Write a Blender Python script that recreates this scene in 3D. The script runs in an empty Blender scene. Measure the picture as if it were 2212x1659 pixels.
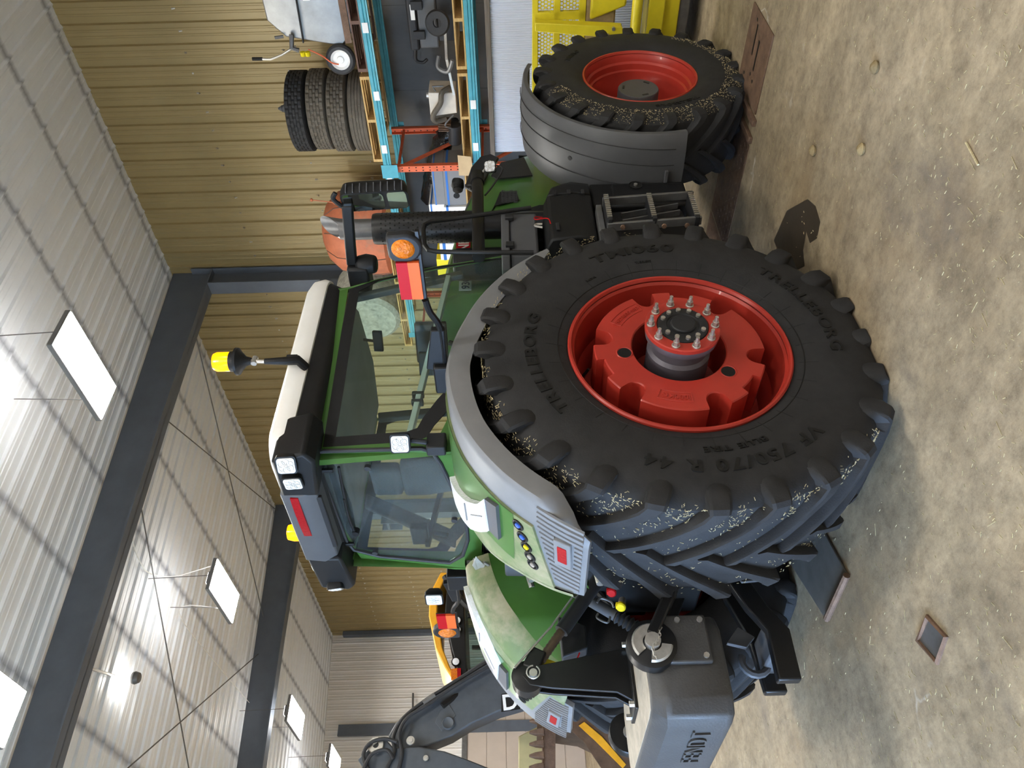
import bpy, bmesh, math, random
from mathutils import Matrix, Vector, Euler
random.seed(7)
# ------------------------------------------------------------------ frame of the place
# world = tractor frame: x forward, y left, z up, origin on the floor under the rear axle
K = .027; KN = (1+K*K)**.5; FPX = 1665.; HC = 1.872
YAW = math.radians(46.33); CT = Vector((-2.926, -4.130, HC))
CS, CC = math.sin(YAW), math.cos(YAW)
BY = math.radians(47.9)
col = bpy.context.scene.collection
sc = bpy.context.scene
# ------------------------------------------------------------------ camera (phone held upright, picture stored lying on its side)
fwd = Vector((CC, CS, 0)); rgt = Vector((CS, -CC, 0)); up = Vector((0, 0, 1))
cx = -(rgt*K + up)/KN; cy = (rgt - up*K)/KN; cz = -fwd
cam = bpy.data.objects.new('camera', bpy.data.cameras.new('camera'))
cam.data.sensor_width = 36; cam.data.lens = FPX*36/2212; cam.data.clip_end = 200; cam.data.clip_start = .05
mw = Matrix((cx, cy, cz)).transposed().to_4x4(); mw.translation = CT
cam.matrix_world = mw; col.objects.link(cam); sc.camera = cam
# ------------------------------------------------------------------ world: pale overcast daylight that comes in through the open gate
w = bpy.data.worlds.new('sky'); sc.world = w; w.use_nodes = True
bg = w.node_tree.nodes['Background']; bg.inputs[0].default_value = (.42, .64, 1, 1); bg.inputs[1].default_value = 9.5
LAMP = 26.0
sc.view_settings.view_transform = 'Standard'; sc.view_settings.look = 'None'
sc.view_settings.gamma = 1; sc.view_settings.use_curve_mapping = False
sc.view_settings.exposure = 1.8
# ------------------------------------------------------------------ pixel -> point helpers (real planes of the place)
def _ray(px, py):
    du = 1659-py-829.5; dv = px-1106
    return (du-K*dv)/KN/FPX, -(K*du+dv)/KN/FPX
def T(px, py, x=None, y=None, z=None):
    a, b = _ray(px, py)
    r = fwd + rgt*a + up*b
    t = (x-CT.x)/r.x if x is not None else (y-CT.y)/r.y if y is not None else (z-CT.z)/r.z
    return CT + r*t
bt = Vector((math.cos(BY)*CS-math.sin(BY)*CC, -math.cos(BY)*CC-math.sin(BY)*CS, 0))
bn = Vector((math.sin(BY)*CS+math.cos(BY)*CC, -math.sin(BY)*CC+math.cos(BY)*CS, 0))
BW = Matrix((bt, bn, up)).transposed().to_4x4(); BW.translation = Vector((CT.x, CT.y, 0))   # hall frame: x along back wall, y towards it
BWI = BW.inverted()
def Bq(px, py, x=None, y=None, z=None):
    a, b = _ray(px, py)
    r = BWI.to_3x3() @ (fwd + rgt*a + up*b)
    t = x/r.x if x is not None else y/r.y if y is not None else (z-HC)/r.z
    return Vector((0, 0, HC)) + r*t
# ------------------------------------------------------------------ materials
MATS = {}
def nd(nt, t, **kw):
    n = nt.nodes.new(t)
    for k, v in kw.items(): setattr(n, k, v)
    return n
def mat(name, c, rough=.5, metal=0, var=.12, scale=6, bump=0, bscale=80, dirt=None, coat=0, emit=0, trans=0, stretch=None, spec=.5):
    if name in MATS: return MATS[name]
    m = bpy.data.materials.new(name); m.use_nodes = True; nt = m.node_tree; L = nt.links
    b = nt.nodes['Principled BSDF']
    b.inputs['Roughness'].default_value = rough; b.inputs['Metallic'].default_value = metal
    b.inputs['Coat Weight'].default_value = coat; b.inputs['Specular IOR Level'].default_value = spec
    tc = nd(nt, 'ShaderNodeTexCoord'); vec = tc.outputs['Object']
    if stretch:
        mp = nd(nt, 'ShaderNodeMapping'); mp.inputs['Scale'].default_value = stretch
        L.new(vec, mp.inputs[0]); vec = mp.outputs[0]
    n1 = nd(nt, 'ShaderNodeTexNoise'); n1.inputs['Scale'].default_value = scale; n1.inputs['Detail'].default_value = 6; n1.inputs['Roughness'].default_value = .62
    L.new(vec, n1.inputs['Vector'])
    rp = nd(nt, 'ShaderNodeValToRGB')
    c = list(c)[:3]
    rp.color_ramp.elements[0].position = .3; rp.color_ramp.elements[1].position = .7
    rp.color_ramp.elements[0].color = [max(0, v*(1-var)) for v in c]+[1]
    rp.color_ramp.elements[1].color = [min(1, v*(1+var)) for v in c]+[1]
    L.new(n1.outputs['Fac'], rp.inputs[0]); out = rp.outputs[0]
    if dirt:      # (colour, amount 0..1, scale)
        n2 = nd(nt, 'ShaderNodeTexNoise'); n2.inputs['Scale'].default_value = dirt[2]; n2.inputs['Detail'].default_value = 8; n2.inputs['Roughness'].default_value = .7
        L.new(vec, n2.inputs['Vector'])
        r2 = nd(nt, 'ShaderNodeValToRGB'); r2.color_ramp.elements[0].position = .72-.4*dirt[1]; r2.color_ramp.elements[1].position = .85-.25*dirt[1]
        L.new(n2.outputs['Fac'], r2.inputs[0])
        mx = nd(nt, 'ShaderNodeMixRGB'); mx.inputs[2].default_value = list(dirt[0])[:3]+[1]
        L.new(r2.outputs[0], mx.inputs[0]); L.new(out, mx.inputs[1]); out = mx.outputs[0]
    L.new(out, b.inputs['Base Color'])
    if bump:
        n3 = nd(nt, 'ShaderNodeTexNoise'); n3.inputs['Scale'].default_value = bscale; n3.inputs['Detail'].default_value = 4
        L.new(vec, n3.inputs['Vector'])
        bp = nd(nt, 'ShaderNodeBump'); bp.inputs['Strength'].default_value = bump; bp.inputs['Distance'].default_value = .02
        L.new(n3.outputs['Fac'], bp.inputs['Height']); L.new(bp.outputs[0], b.inputs['Normal'])
    if emit:
        b.inputs['Emission Color'].default_value = c+[1]; b.inputs['Emission Strength'].default_value = emit
    MATS[name] = m; return m
def glassmat(name, tint, dust=0, dustcol=(.55, .6, .58), dscale=5, refl=1.0):
    m = bpy.data.materials.new(name); m.use_nodes = True; nt = m.node_tree; L = nt.links
    nt.nodes.remove(nt.nodes['Principled BSDF']); o = nt.nodes['Material Output']
    tr = nd(nt, 'ShaderNodeBsdfTransparent'); tr.inputs[0].default_value = list(tint)+[1]
    gl = nd(nt, 'ShaderNodeBsdfGlossy'); gl.inputs['Roughness'].default_value = .03
    fr = nd(nt, 'ShaderNodeLayerWeight'); fr.inputs[0].default_value = .5
    pw = nd(nt, 'ShaderNodeMath', operation='POWER'); pw.inputs[1].default_value = 5; L.new(fr.outputs['Facing'], pw.inputs[0])
    mu = nd(nt, 'ShaderNodeMath', operation='MULTIPLY_ADD'); mu.inputs[1].default_value = .9*refl; mu.inputs[2].default_value = .035*refl; L.new(pw.outputs[0], mu.inputs[0])
    mx = nd(nt, 'ShaderNodeMixShader'); L.new(mu.outputs[0], mx.inputs[0]); L.new(tr.outputs[0], mx.inputs[1]); L.new(gl.outputs[0], mx.inputs[2])
    out = mx.outputs[0]
    if dust:
        df = nd(nt, 'ShaderNodeBsdfDiffuse'); df.inputs[0].default_value = list(dustcol)+[1]
        tc = nd(nt, 'ShaderNodeTexCoord'); n1 = nd(nt, 'ShaderNodeTexNoise'); n1.inputs['Scale'].default_value = dscale; n1.inputs['Detail'].default_value = 8
        L.new(tc.outputs['Object'], n1.inputs['Vector'])
        mr = nd(nt, 'ShaderNodeMapRange'); mr.inputs[1].default_value = .35; mr.inputs[2].default_value = .75; mr.inputs[3].default_value = dust*.25; mr.inputs[4].default_value = dust
        L.new(n1.outputs['Fac'], mr.inputs[0])
        m2 = nd(nt, 'ShaderNodeMixShader'); L.new(mr.outputs[0], m2.inputs[0]); L.new(out, m2.inputs[1]); L.new(df.outputs[0], m2.inputs[2]); out = m2.outputs[0]
    L.new(out, o.inputs[0]); MATS[name] = m; return m
# ------------------------------------------------------------------ mesh builder
def frame(o, z, x=None):
    z = Vector(z).normalized(); x = Vector(x) if x is not None else (Vector((1, 0, 0)) if abs(z.x) < .9 else Vector((0, 1, 0)))
    y = z.cross(x).normalized(); x = y.cross(z)
    m = Matrix((x, y, z)).transposed().to_4x4(); m.translation = Vector(o); return m
_gl = {}
def glyph(ch, bold=0):
    k = (ch, bold)
    if k not in _gl:
        cu = bpy.data.curves.new('glyph', 'FONT'); cu.body = ch; cu.size = 1; cu.extrude = .5; cu.resolution_u = 3; cu.offset = bold
        ob = bpy.data.objects.new('glyph', cu); col.objects.link(ob)
        bpy.context.view_layer.update()
        me = bpy.data.meshes.new_from_object(ob.evaluated_get(bpy.context.evaluated_depsgraph_get()))
        vs = [v.co.copy() for v in me.vertices]; fs = [tuple(p.vertices) for p in me.polygons]
        bpy.data.objects.remove(ob); bpy.data.curves.remove(cu); bpy.data.meshes.remove(me)
        wd = (max(v.x for v in vs)-min(v.x for v in vs)) if vs else .3
        mn = min(v.x for v in vs) if vs else 0
        _gl[k] = ([Vector((v.x-mn, v.y, v.z)) for v in vs], fs, wd)
    return _gl[k]
class MB:
    def __init__(s): s.v = []; s.f = []; s.m = []; s.cur = 0
    def add(s, vs, fs):
        o = len(s.v); s.v += [tuple(v) for v in vs]; s.f += [tuple(i+o for i in f) for f in fs]; s.m += [s.cur]*len(fs); return s
    def use(s, i): s.cur = i; return s
    def bx(s, x0, x1, y0, y1, z0, z1, M=None):
        vs = [Vector((x, y, z)) for z in (z0, z1) for y in (y0, y1) for x in (x0, x1)]
        if M is not None: vs = [M @ v for v in vs]
        return s.add(vs, [(0, 2, 3, 1), (4, 5, 7, 6), (0, 1, 5, 4), (2, 6, 7, 3), (0, 4, 6, 2), (1, 3, 7, 5)])
    def box(s, c, d, M=None, rot=None):
        R = Matrix.Translation(Vector(c)) @ (Euler([math.radians(a) for a in rot]).to_matrix().to_4x4() if rot else Matrix())
        if M is not None: R = M @ R
        h = Vector(d)/2
        return s.bx(-h.x, h.x, -h.y, h.y, -h.z, h.z, R)
    def bar(s, a, b, w, h, upv=(0, 0, 1)):        # rectangular bar from a to b
        a = Vector(a); b = Vector(b); z = b-a; f = frame(a, z, Vector(upv).cross(z) if Vector(upv).cross(z).length > 1e-6 else None)
        return s.bx(-w/2, w/2, -h/2, h/2, 0, z.length, f)
    def tube(s, pts, r, n=8, cap=True, closed=False):
        pts = [Vector(p) for p in pts]; N = len(pts); rs = r if isinstance(r, (list, tuple)) else [r]*N
        rings = []; px = None
        for i, p in enumerate(pts):
            t = (pts[(i+1) % N]-pts[i-1]) if closed or 0 < i < N-1 else (pts[1]-pts[0] if i == 0 else pts[-1]-pts[-2])
            t = t.normalized() if t.length > 1e-9 else Vector((0, 0, 1))
            if px is None: px = t.orthogonal().normalized()
            px = (px-t*px.dot(t)); px = px.normalized() if px.length > 1e-6 else t.orthogonal().normalized()
            py = t.cross(px)
            rings.append([p+(px*math.cos(a)+py*math.sin(a))*rs[i] for a in [2*math.pi*k/n for k in range(n)]])
        return s.loft(rings, cap and not closed, closed)
    def loft(s, rings, cap=True, closed=False, ringclosed=True):
        n = len(rings[0]); N = len(rings); vs = [v for r in rings for v in r]; fs = []
        for i in range(N if closed else N-1):
            j = (i+1) % N
            for k in range(n if ringclosed else n-1):
                l = (k+1) % n; fs.append((i*n+k, i*n+l, j*n+l, j*n+k))
        if cap and ringclosed: fs += [tuple(range(n-1, -1, -1)), tuple((N-1)*n+k for k in range(n))]
        return s.add(vs, fs)
    def lathe(s, prof, n=32, M=None, closed=False, a0=0, a1=2*math.pi):   # profile (r, h) turned about local z
        full = abs(a1-a0-2*math.pi) < 1e-6; cnt = n if full else n+1
        rings = []
        for k in range(cnt):
            a = a0+(a1-a0)*k/n; rings.append([Vector((r*math.cos(a), r*math.sin(a), h)) for r, h in prof])
        if M is not None: rings = [[M @ v for v in r] for r in rings]
        return s.loft(rings, False, full, closed)
    def cyl(s, a, b, r, n=20, r2=None):
        a = Vector(a); b = Vector(b); f = frame(a, b-a); h = (b-a).length; r2 = r if r2 is None else r2
        return s.loft([[f @ Vector((q*math.cos(t), q*math.sin(t), z)) for t in [2*math.pi*k/n for k in range(n)]] for q, z in ((r, 0), (r2, h))])
    def prism(s, poly, h0, h1, M=None):          # polygon in local xy, extruded along local z
        n = len(poly); vs = [Vector((p[0], p[1], h)) for h in (h0, h1) for p in poly]
        if M is not None: vs = [M @ v for v in vs]
        return s.add(vs, [tuple(range(n-1, -1, -1)), tuple(range(n, 2*n))]+[(i, (i+1) % n, n+(i+1) % n, n+i) for i in range(n)])
    def slab(s, pts, d):                          # planar 3d polygon thickened by vector d
        n = len(pts); d = Vector(d); pts = [Vector(p) for p in pts]; vs = pts+[p+d for p in pts]
        return s.add(vs, [tuple(range(n-1, -1, -1)), tuple(range(n, 2*n))]+[(i, (i+1) % n, n+(i+1) % n, n+i) for i in range(n)])
    def text(s, t, M, size, depth, gap=.12, bold=0):
        x = 0
        for ch in t:
            if ch == ' ': x += .35*size; continue
            vs, fs, wd = glyph(ch, bold)
            s.add([M @ Vector((v.x*size+x, v.y*size, v.z*depth)) for v in vs], fs); x += (wd+gap)*size
        return x
    def ctext(s, t, M, rad, ang, size, depth, gap=.12, bold=0, xs=1.0, hfun=None):   # text round a circle in M's xy plane, read clockwise, centred on ang
        wds = [(.4 if c == ' ' else glyph(c, bold)[2]*xs)+gap for c in t]; a = ang+sum(wds)*size/rad/2
        for c, wd in zip(t, wds):
            if c != ' ':
                vs, fs, gw = glyph(c, bold); out = []
                for v in vs:
                    th = a-(v.x*xs)*size/rad; rr = rad+v.y*size
                    h = hfun(rr) if hfun else 0
                    out.append(M @ Vector((rr*math.cos(th), rr*math.sin(th), h+v.z*depth)))
                s.add(out, fs)
            a -= wd*size/rad
        return s
    def build(s, name, mats, parent=None, bevel=0, smooth=True, ang=35, M=None, sub=0, seg=2):
        me = bpy.data.meshes.new(name); me.from_pydata(s.v, [], s.f)
        for m in (mats if isinstance(mats, (list, tuple)) else [mats]): me.materials.append(MATS[m])
        if any(s.m): me.polygons.foreach_set('material_index', s.m)
        bm = bmesh.new(); bm.from_mesh(me); bmesh.ops.recalc_face_normals(bm, faces=bm.faces); bm.to_mesh(me); bm.free()
        if smooth:
            me.polygons.foreach_set('use_smooth', [True]*len(me.polygons))
            me.set_sharp_from_angle(angle=math.radians(ang))
        me.update()
        o = bpy.data.objects.new(name, me); col.objects.link(o)
        if parent is not None: o.parent = parent
        if M is not None: o.matrix_local = M
        if bevel:
            b = o.modifiers.new('bevel', 'BEVEL'); b.width = bevel; b.segments = seg; b.limit_method = 'ANGLE'; b.angle_limit = math.radians(40); b.harden_normals = False
        if sub:
            b = o.modifiers.new('sub', 'SUBSURF'); b.levels = sub; b.render_levels = sub
        return o
def thing(name, label, cat, M=None, group=None):
    o = bpy.data.objects.new(name, None); col.objects.link(o); o.empty_display_size = .1
    if M is not None: o.matrix_world = M
    return tag(o, label, cat, group)
def tag(o, label=None, cat=None, group=None, kind=None):
    if label: o['label'] = label
    if cat: o['category'] = cat
    if group: o['group'] = group
    if kind: o['kind'] = kind
    return o
def dup(o, M=None, parent=None):
    c = o.copy(); col.objects.link(c)
    if parent is not None: c.parent = parent
    if M is not None: c.matrix_local = M
    return c
def dupt(root, M, label=None, group=None):
    r = root.copy(); col.objects.link(r); r.matrix_world = M
    if label: r['label'] = label
    if group: r['group'] = group
    for ch in list(root.children):
        c = dup(ch, None, r)
        for g in list(ch.children): dup(g, None, c)
    return r
def TL(x, y, z, rz=0): return Matrix.Translation((x, y, z)) @ Matrix.Rotation(math.radians(rz), 4, 'Z')
def arc(c, r, a0, a1, n, ax=(1, 0, 0), ay=(0, 0, 1)):
    c = Vector(c); ax = Vector(ax); ay = Vector(ay)
    return [c+ax*(r*math.cos(math.radians(a0+(a1-a0)*i/n)))+ay*(r*math.sin(math.radians(a0+(a1-a0)*i/n))) for i in range(n+1)]
def smoothpath(pts, n=6):
    pts = [Vector(p) for p in pts]; out = []
    for i in range(len(pts)-1):
        p0 = pts[max(0, i-1)]; p1 = pts[i]; p2 = pts[i+1]; p3 = pts[min(len(pts)-1, i+2)]
        for k in range(n):
            t = k/n; out.append(.5*((2*p1)+(p2-p0)*t+(2*p0-5*p1+4*p2-p3)*t*t+(3*p1-p0-3*p2+p3)*t**3))
    return out+[pts[-1]]
def rrect(w, h, r, n=4):
    out = []
    for cx_, cy_, a in ((w/2-r, h/2-r, 0), (-w/2+r, h/2-r, 90), (-w/2+r, -h/2+r, 180), (w/2-r, -h/2+r, 270)):
        for k in range(n+1):
            t = math.radians(a+90*k/n); out.append((cx_+r*math.cos(t), cy_+r*math.sin(t)))
    return out
# ------------------------------------------------------------------ material list
mat('wall_tan', (.33, .25, .115), .42, .2, .06, 1.5, dirt=((.30, .25, .15), .12, 1.2))
mat('wall_pale', (.80, .77, .73), .45, .1, .06, 1.2, dirt=((.20, .20, .21), .22, .8), stretch=(1, 1, .35))
mat('frame_grey', (.105, .122, .15), .55, 0, .1, 3)
mat('steel_bright', (.30, .295, .28), .42, .75, .15, 5, dirt=((.22, .17, .11), .2, 5))
mat('steel_dark', (.16, .16, .16), .5, .6, .2, 10)
mat('zinc', (.58, .56, .52), .35, .85, .12, 40)
mat('rack_blue', (.075, .34, .42), .45, 0, .12, 8, dirt=((.10, .22, .26), .15, 14))
mat('rack_orange', (.66, .13, .05), .5, 0, .12, 9, dirt=((.30, .07, .04), .2, 16))
mat('wood_pale', (.52, .33, .12), .7, 0, .25, 7, stretch=(1, 6, 6), dirt=((.25, .15, .06), .2, 9))
mat('wood_dark', (.13, .07, .05), .75, 0, .3, 8, dirt=((.25, .05, .06), .2, 6))
mat('tyre_brown', (.10, .085, .065), .85, 0, .25, 10, bump=.3, dirt=((.20, .15, .09), .3, 5))
mat('tyre_black', (.020, .020, .021), .75, 0, .25, 10, bump=.1, bscale=120, dirt=((.045, .040, .031), .25, 4), spec=.35)
mat('tyre_face', (.024, .024, .027), .72, 0, .25, 6, bump=.08, bscale=150, dirt=((.05, .047, .04), .3, 3))
mat('letter_black', (.008, .008, .008), .6, 0, .1, 10, spec=.3)
mat('straw', (.50, .42, .24), .8, 0, .3, 60)
mat('plastic_black', (.008, .0083, .009), .5, 0, .2, 12, bump=.06, bscale=220, spec=.3)
mat('plastic_dark', (.020, .0205, .0225), .5, 0, .15, 10, bump=.06, bscale=200, dirt=((.045, .042, .036), .12, 7), spec=.3)
mat('plastic_grey', (.078, .080, .086), .5, 0, .08, 6, dirt=((.12, .11, .095), .14, 6), spec=.4)
mat('plastic_lightgrey', (.175, .178, .185), .5, 0, .08, 6, dirt=((.20, .185, .16), .14, 6))
mat('paint_black', (.008, .008, .0085), .38, 0, .2, 14, dirt=((.035, .03, .024), .15, 14), spec=.4)
mat('paint_red', (.40, .034, .022), .35, 0, .1, 5, coat=.12, dirt=((.28, .025, .015), .14, 9), spec=.35)
mat('paint_green', (.050, .135, .026), .34, 0, .1, 5, coat=.15, dirt=((.10, .15, .055), .22, 4), spec=.35)
mat('green_dusty', (.13, .175, .07), .5, 0, .2, 4, dirt=((.40, .33, .225), .55, 1.6))
mat('paint_white', (.80, .79, .76), .35, 0, .04, 4)
mat('lens_white', (.85, .86, .88), .15, 0, .08, 60, bump=.3, bscale=60)
mat('lens_amber', (.62, .15, .003), .15, 0, .35, 40, bump=.6, bscale=60, spec=.4)
mat('lens_red', (.30, .006, .010), .3, 0, .15, 60, bump=.12, bscale=90, spec=.2)
mat('tape_red', (.45, .006, .012), .4, 0, .03, 20, spec=.15)
mat('tape_orange', (.80, .13, .03), .4, 0, .03, 20, spec=.15)
mat('mirror', (.55, .58, .56), .03, 1, .05, 4)
mat('beige_door', (.52, .44, .37), .6, 0, .06, 2)
mat('deere_yellow', (.75, .36, .02), .4, 0, .1, 6, dirt=((.35, .20, .05), .15, 7))
mat('header_yellow', (.66, .55, .02), .45, 0, .1, 6, dirt=((.30, .22, .05), .22, 6))
mat('header_dirt', (.26, .19, .09), .85, 0, .3, 9, bump=.3)
mat('boom_grey', (.06, .068, .078), .5, 0, .15, 6, dirt=((.20, .15, .08), .12, 6))
mat('rust', (.15, .088, .055), .8, 0, .35, 9, bump=.25, dirt=((.22, .16, .11), .3, 6))
mat('bucket_brown', (.10, .058, .035), .6, 0, .35, 6, bump=.15, dirt=((.30, .16, .03), .2, 5))
mat('white_board', (.66, .72, .82), .4, 0, .03, 2)
mat('carton_white', (.78, .77, .75), .7, 0, .03, 3)
mat('carton_blue', (.03, .16, .50), .6, 0, .05, 3)
mat('carton_brown', (.50, .36, .20), .8, 0, .1, 6)
mat('ink', (.02, .03, .08), .6, 0, .05, 3)
mat('film_black', (.012, .012, .013), .22, 0, .3, 9, bump=.9, bscale=14)
mat('tank_orange', (.46, .135, .06), .65, 0, .2, 5, dirt=((.24, .16, .10), .45, 3))
mat('mottled', (.36, .36, .30), .9, 0, .3, 12, bump=.6, bscale=20, dirt=((.09, .09, .08), .4, 8))
mat('block_grey', (.048, .048, .049), .5, 0, .15, 7, bump=.12, bscale=90, dirt=((.20, .15, .10), .10, 12))
mat('block_top', (.42, .37, .29), .8, 0, .2, 12, dirt=((.25, .18, .10), .3, 25))
mat('cab_inner', (.20, .205, .21), .7, 0, .1, 5)
mat('cab_inner_dark', (.035, .036, .038), .7, 0, .15, 8)
mat('seat_cloth', (.035, .036, .038), .9, 0, .2, 30, bump=.2)
mat('alu', (.55, .60, .58), .35, .7, .06, 10)
mat('red_cap', (.42, .006, .008), .6, 0, .05, 9, spec=.15); mat('yellow_cap', (.66, .54, .01), .6, 0, .05, 9, spec=.15); mat('blue_cap', (.03, .10, .45), .35, 0, .1, 9)
mat('decal_yellow', (.80, .62, .02), .5, 0, .05, 9); mat('decal_white', (.80, .80, .78), .5, 0, .05, 9); mat('decal_silver', (.55, .56, .55), .4, 0, .05, 9)
mat('rubber', (.020, .020, .022), .6, 0, .2, 14)
glassmat('cab_glass', (.90, .97, .935), .025); glassmat('rear_glass', (.92, .97, .95), .06, (.60, .66, .66), 3)
glassmat('dark_glass', (.45, .55, .52), .05)
m_ = mat('lamp_glow', (1, .985, .96), .5, 0, 0); m_.node_tree.nodes['Principled BSDF'].inputs['Emission Color'].default_value = (1, .965, .89, 1); m_.node_tree.nodes['Principled BSDF'].inputs['Emission Strength'].default_value = LAMP
mat('beacon_amber', (1, .30, .0), .2, 0, .1, 40, emit=.9)
# ================================================================== the hall
def concrete():
    m = bpy.data.materials.new('concrete'); m.use_nodes = True; nt = m.node_tree; L = nt.links; b = nt.nodes['Principled BSDF']
    tc = nd(nt, 'ShaderNodeTexCoord'); vec = tc.outputs['Object']
    def noise(sc_, det=8, ro=.65, st=None):
        v = vec
        if st:
            mp = nd(nt, 'ShaderNodeMapping'); mp.inputs['Scale'].default_value = st; L.new(vec, mp.inputs[0]); v = mp.outputs[0]
        n = nd(nt, 'ShaderNodeTexNoise'); n.inputs['Scale'].default_value = sc_; n.inputs['Detail'].default_value = det; n.inputs['Roughness'].default_value = ro; L.new(v, n.inputs['Vector']); return n.outputs['Fac']
    def ramp(f, stops):
        r = nd(nt, 'ShaderNodeValToRGB'); e = r.color_ramp.elements
        while len(e) < len(stops): e.new(.5)
        for q, (p, c) in zip(e, stops): q.position = p; q.color = (c if len(c) == 4 else (*c, 1))
        L.new(f, r.inputs[0]); return r.outputs[0]
    def mix(f, a, b_, mode='MIX'):
        x = nd(nt, 'ShaderNodeMixRGB', blend_type=mode); L.new(f, x.inputs[0]) if not isinstance(f, (int, float)) else setattr(x.inputs[0], 'default_value', f)
        L.new(a, x.inputs[1]) if not isinstance(a, tuple) else setattr(x.inputs[1], 'default_value', (*a, 1))
        L.new(b_, x.inputs[2]) if not isinstance(b_, tuple) else setattr(x.inputs[2], 'default_value', (*b_, 1)); return x.outputs[0]
    base = ramp(noise(.9), [(.25, (.225, .175, .112)), (.5, (.32, .255, .165)), (.75, (.41, .33, .22))])
    fine = ramp(noise(11, 12, .8), [(.32, (.45, .44, .42)), (.5, (.95, .95, .95)), (.7, (1.35, 1.33, 1.3))])
    c = mix(.85, base, fine, 'MULTIPLY')
    c = mix(.6, c, ramp(noise(2.2, 10, .75, (1, 1.8, 1)), [(.34, (.5, .48, .46)), (.6, (1.2, 1.2, 1.2))]), 'MULTIPLY')
    ora = ramp(noise(.55, 5, .6, (1, 1.6, 1)), [(.55, (0, 0, 0)), (.72, (1, 1, 1))])
    m1 = nd(nt, 'ShaderNodeMath', operation='MULTIPLY'); m1.inputs[1].default_value = .5; L.new(ora, m1.inputs[0])
    c = mix(m1.outputs[0], c, (.30, .20, .10))
    drk = ramp(noise(.75, 9, .72, (1.5, .8, 1)), [(.56, (0, 0, 0)), (.68, (1, 1, 1))])
    m2 = nd(nt, 'ShaderNodeMath', operation='MULTIPLY'); m2.inputs[1].default_value = .7; L.new(drk, m2.inputs[0])
    c = mix(m2.outputs[0], c, (.15, .125, .10))
    # pale mineral veins along fine cracks
    vo = nd(nt, 'ShaderNodeTexVoronoi', feature='DISTANCE_TO_EDGE'); vo.inputs['Scale'].default_value = 1.1
    wv = nd(nt, 'ShaderNodeTexNoise'); wv.inputs['Scale'].default_value = 3; wv.inputs['Detail'].default_value = 6
    L.new(vec, wv.inputs['Vector']); am = nd(nt, 'ShaderNodeMixRGB', blend_type='ADD'); am.inputs[0].default_value = .55; L.new(vec, am.inputs[1]); L.new(wv.outputs['Color'], am.inputs[2]); L.new(am.outputs[0], vo.inputs['Vector'])
    vein = ramp(vo.outputs['Distance'], [(.0, (1, 1, 1)), (.022, (0, 0, 0))])
    msk = ramp(noise(1.3, 5, .6), [(.56, (0, 0, 0)), (.66, (1, 1, 1))])
    vm = nd(nt, 'ShaderNodeMath', operation='MULTIPLY'); L.new(vein, vm.inputs[0]); L.new(msk, vm.inputs[1])
    c = mix(vm.outputs[0], c, (.62, .58, .52))
    spk = ramp(noise(95, 2, .5), [(.70, (0, 0, 0)), (.76, (1, 1, 1))])
    c = mix(spk, c, (.42, .38, .31))
    L.new(c, b.inputs['Base Color'])
    L.new(ramp(noise(2.4), [(.3, (.5, .5, .5)), (.7, (.78, .78, .78))]), b.inputs['Roughness'])
    bp = nd(nt, 'ShaderNodeBump'); bp.inputs['Strength'].default_value = .35; bp.inputs['Distance'].default_value = .01; L.new(noise(24, 10, .75), bp.inputs['Height']); L.new(bp.outputs[0], b.inputs['Normal'])
    MATS['concrete'] = m
concrete()
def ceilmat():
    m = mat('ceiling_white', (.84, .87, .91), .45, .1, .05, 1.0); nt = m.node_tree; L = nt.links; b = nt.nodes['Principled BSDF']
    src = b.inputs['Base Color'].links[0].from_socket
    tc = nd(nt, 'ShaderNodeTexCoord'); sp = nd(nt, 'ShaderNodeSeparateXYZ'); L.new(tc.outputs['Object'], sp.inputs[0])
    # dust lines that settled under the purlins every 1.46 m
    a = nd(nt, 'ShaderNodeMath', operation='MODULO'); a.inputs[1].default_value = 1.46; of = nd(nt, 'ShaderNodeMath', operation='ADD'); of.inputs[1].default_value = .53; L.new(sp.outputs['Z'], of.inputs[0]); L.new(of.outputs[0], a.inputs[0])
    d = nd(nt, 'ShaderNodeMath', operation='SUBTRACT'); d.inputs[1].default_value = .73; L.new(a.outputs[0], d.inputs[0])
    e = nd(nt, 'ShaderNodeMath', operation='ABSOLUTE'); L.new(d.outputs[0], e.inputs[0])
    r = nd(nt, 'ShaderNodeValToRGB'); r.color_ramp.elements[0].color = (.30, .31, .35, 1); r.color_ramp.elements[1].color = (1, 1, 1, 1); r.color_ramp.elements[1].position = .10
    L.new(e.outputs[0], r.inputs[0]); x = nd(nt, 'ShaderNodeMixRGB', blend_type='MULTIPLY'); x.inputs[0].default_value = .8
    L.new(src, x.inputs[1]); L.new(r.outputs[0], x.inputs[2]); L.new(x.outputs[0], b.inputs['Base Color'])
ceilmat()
EAVE = 8.02; SLOPE = .06; WY = 11.0; WX0 = -24.3; WX1 = 6.2; WYF = -6.5
def struct(o): o['kind'] = 'structure'; return o
def prof(n=3, p=.305, rib=.035):
    out = []
    for i in range(n):
        for x, y in ((0, 0), (.09, 0), (.10, .007), (.12, .007), (.13, 0), (.175, 0), (.185, .007), (.205, .007), (.215, 0), (.258, 0), (.27, rib), (.291, rib)): out.append((i*p+x, y))
    return out+[(n*p, 0)]
floor = struct(MB().bx(WX0-.3, WX1+.3, WYF-.3, WY+.3, -.2, 0).build('floor', 'concrete', M=None, smooth=False)); floor.matrix_world = BW
yd = struct(MB().bx(-60, 45, -60, WYF-.3, -.25, -.02).build('floor_yard', 'concrete', smooth=False)); yd.matrix_world = BW
wall = struct(MB().bx(WX0-.2, WX1+.2, WY+.01, WY+.15, 0, 8.3).build('wall_back', 'wall_tan', smooth=False)); wall.matrix_world = BW
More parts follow.
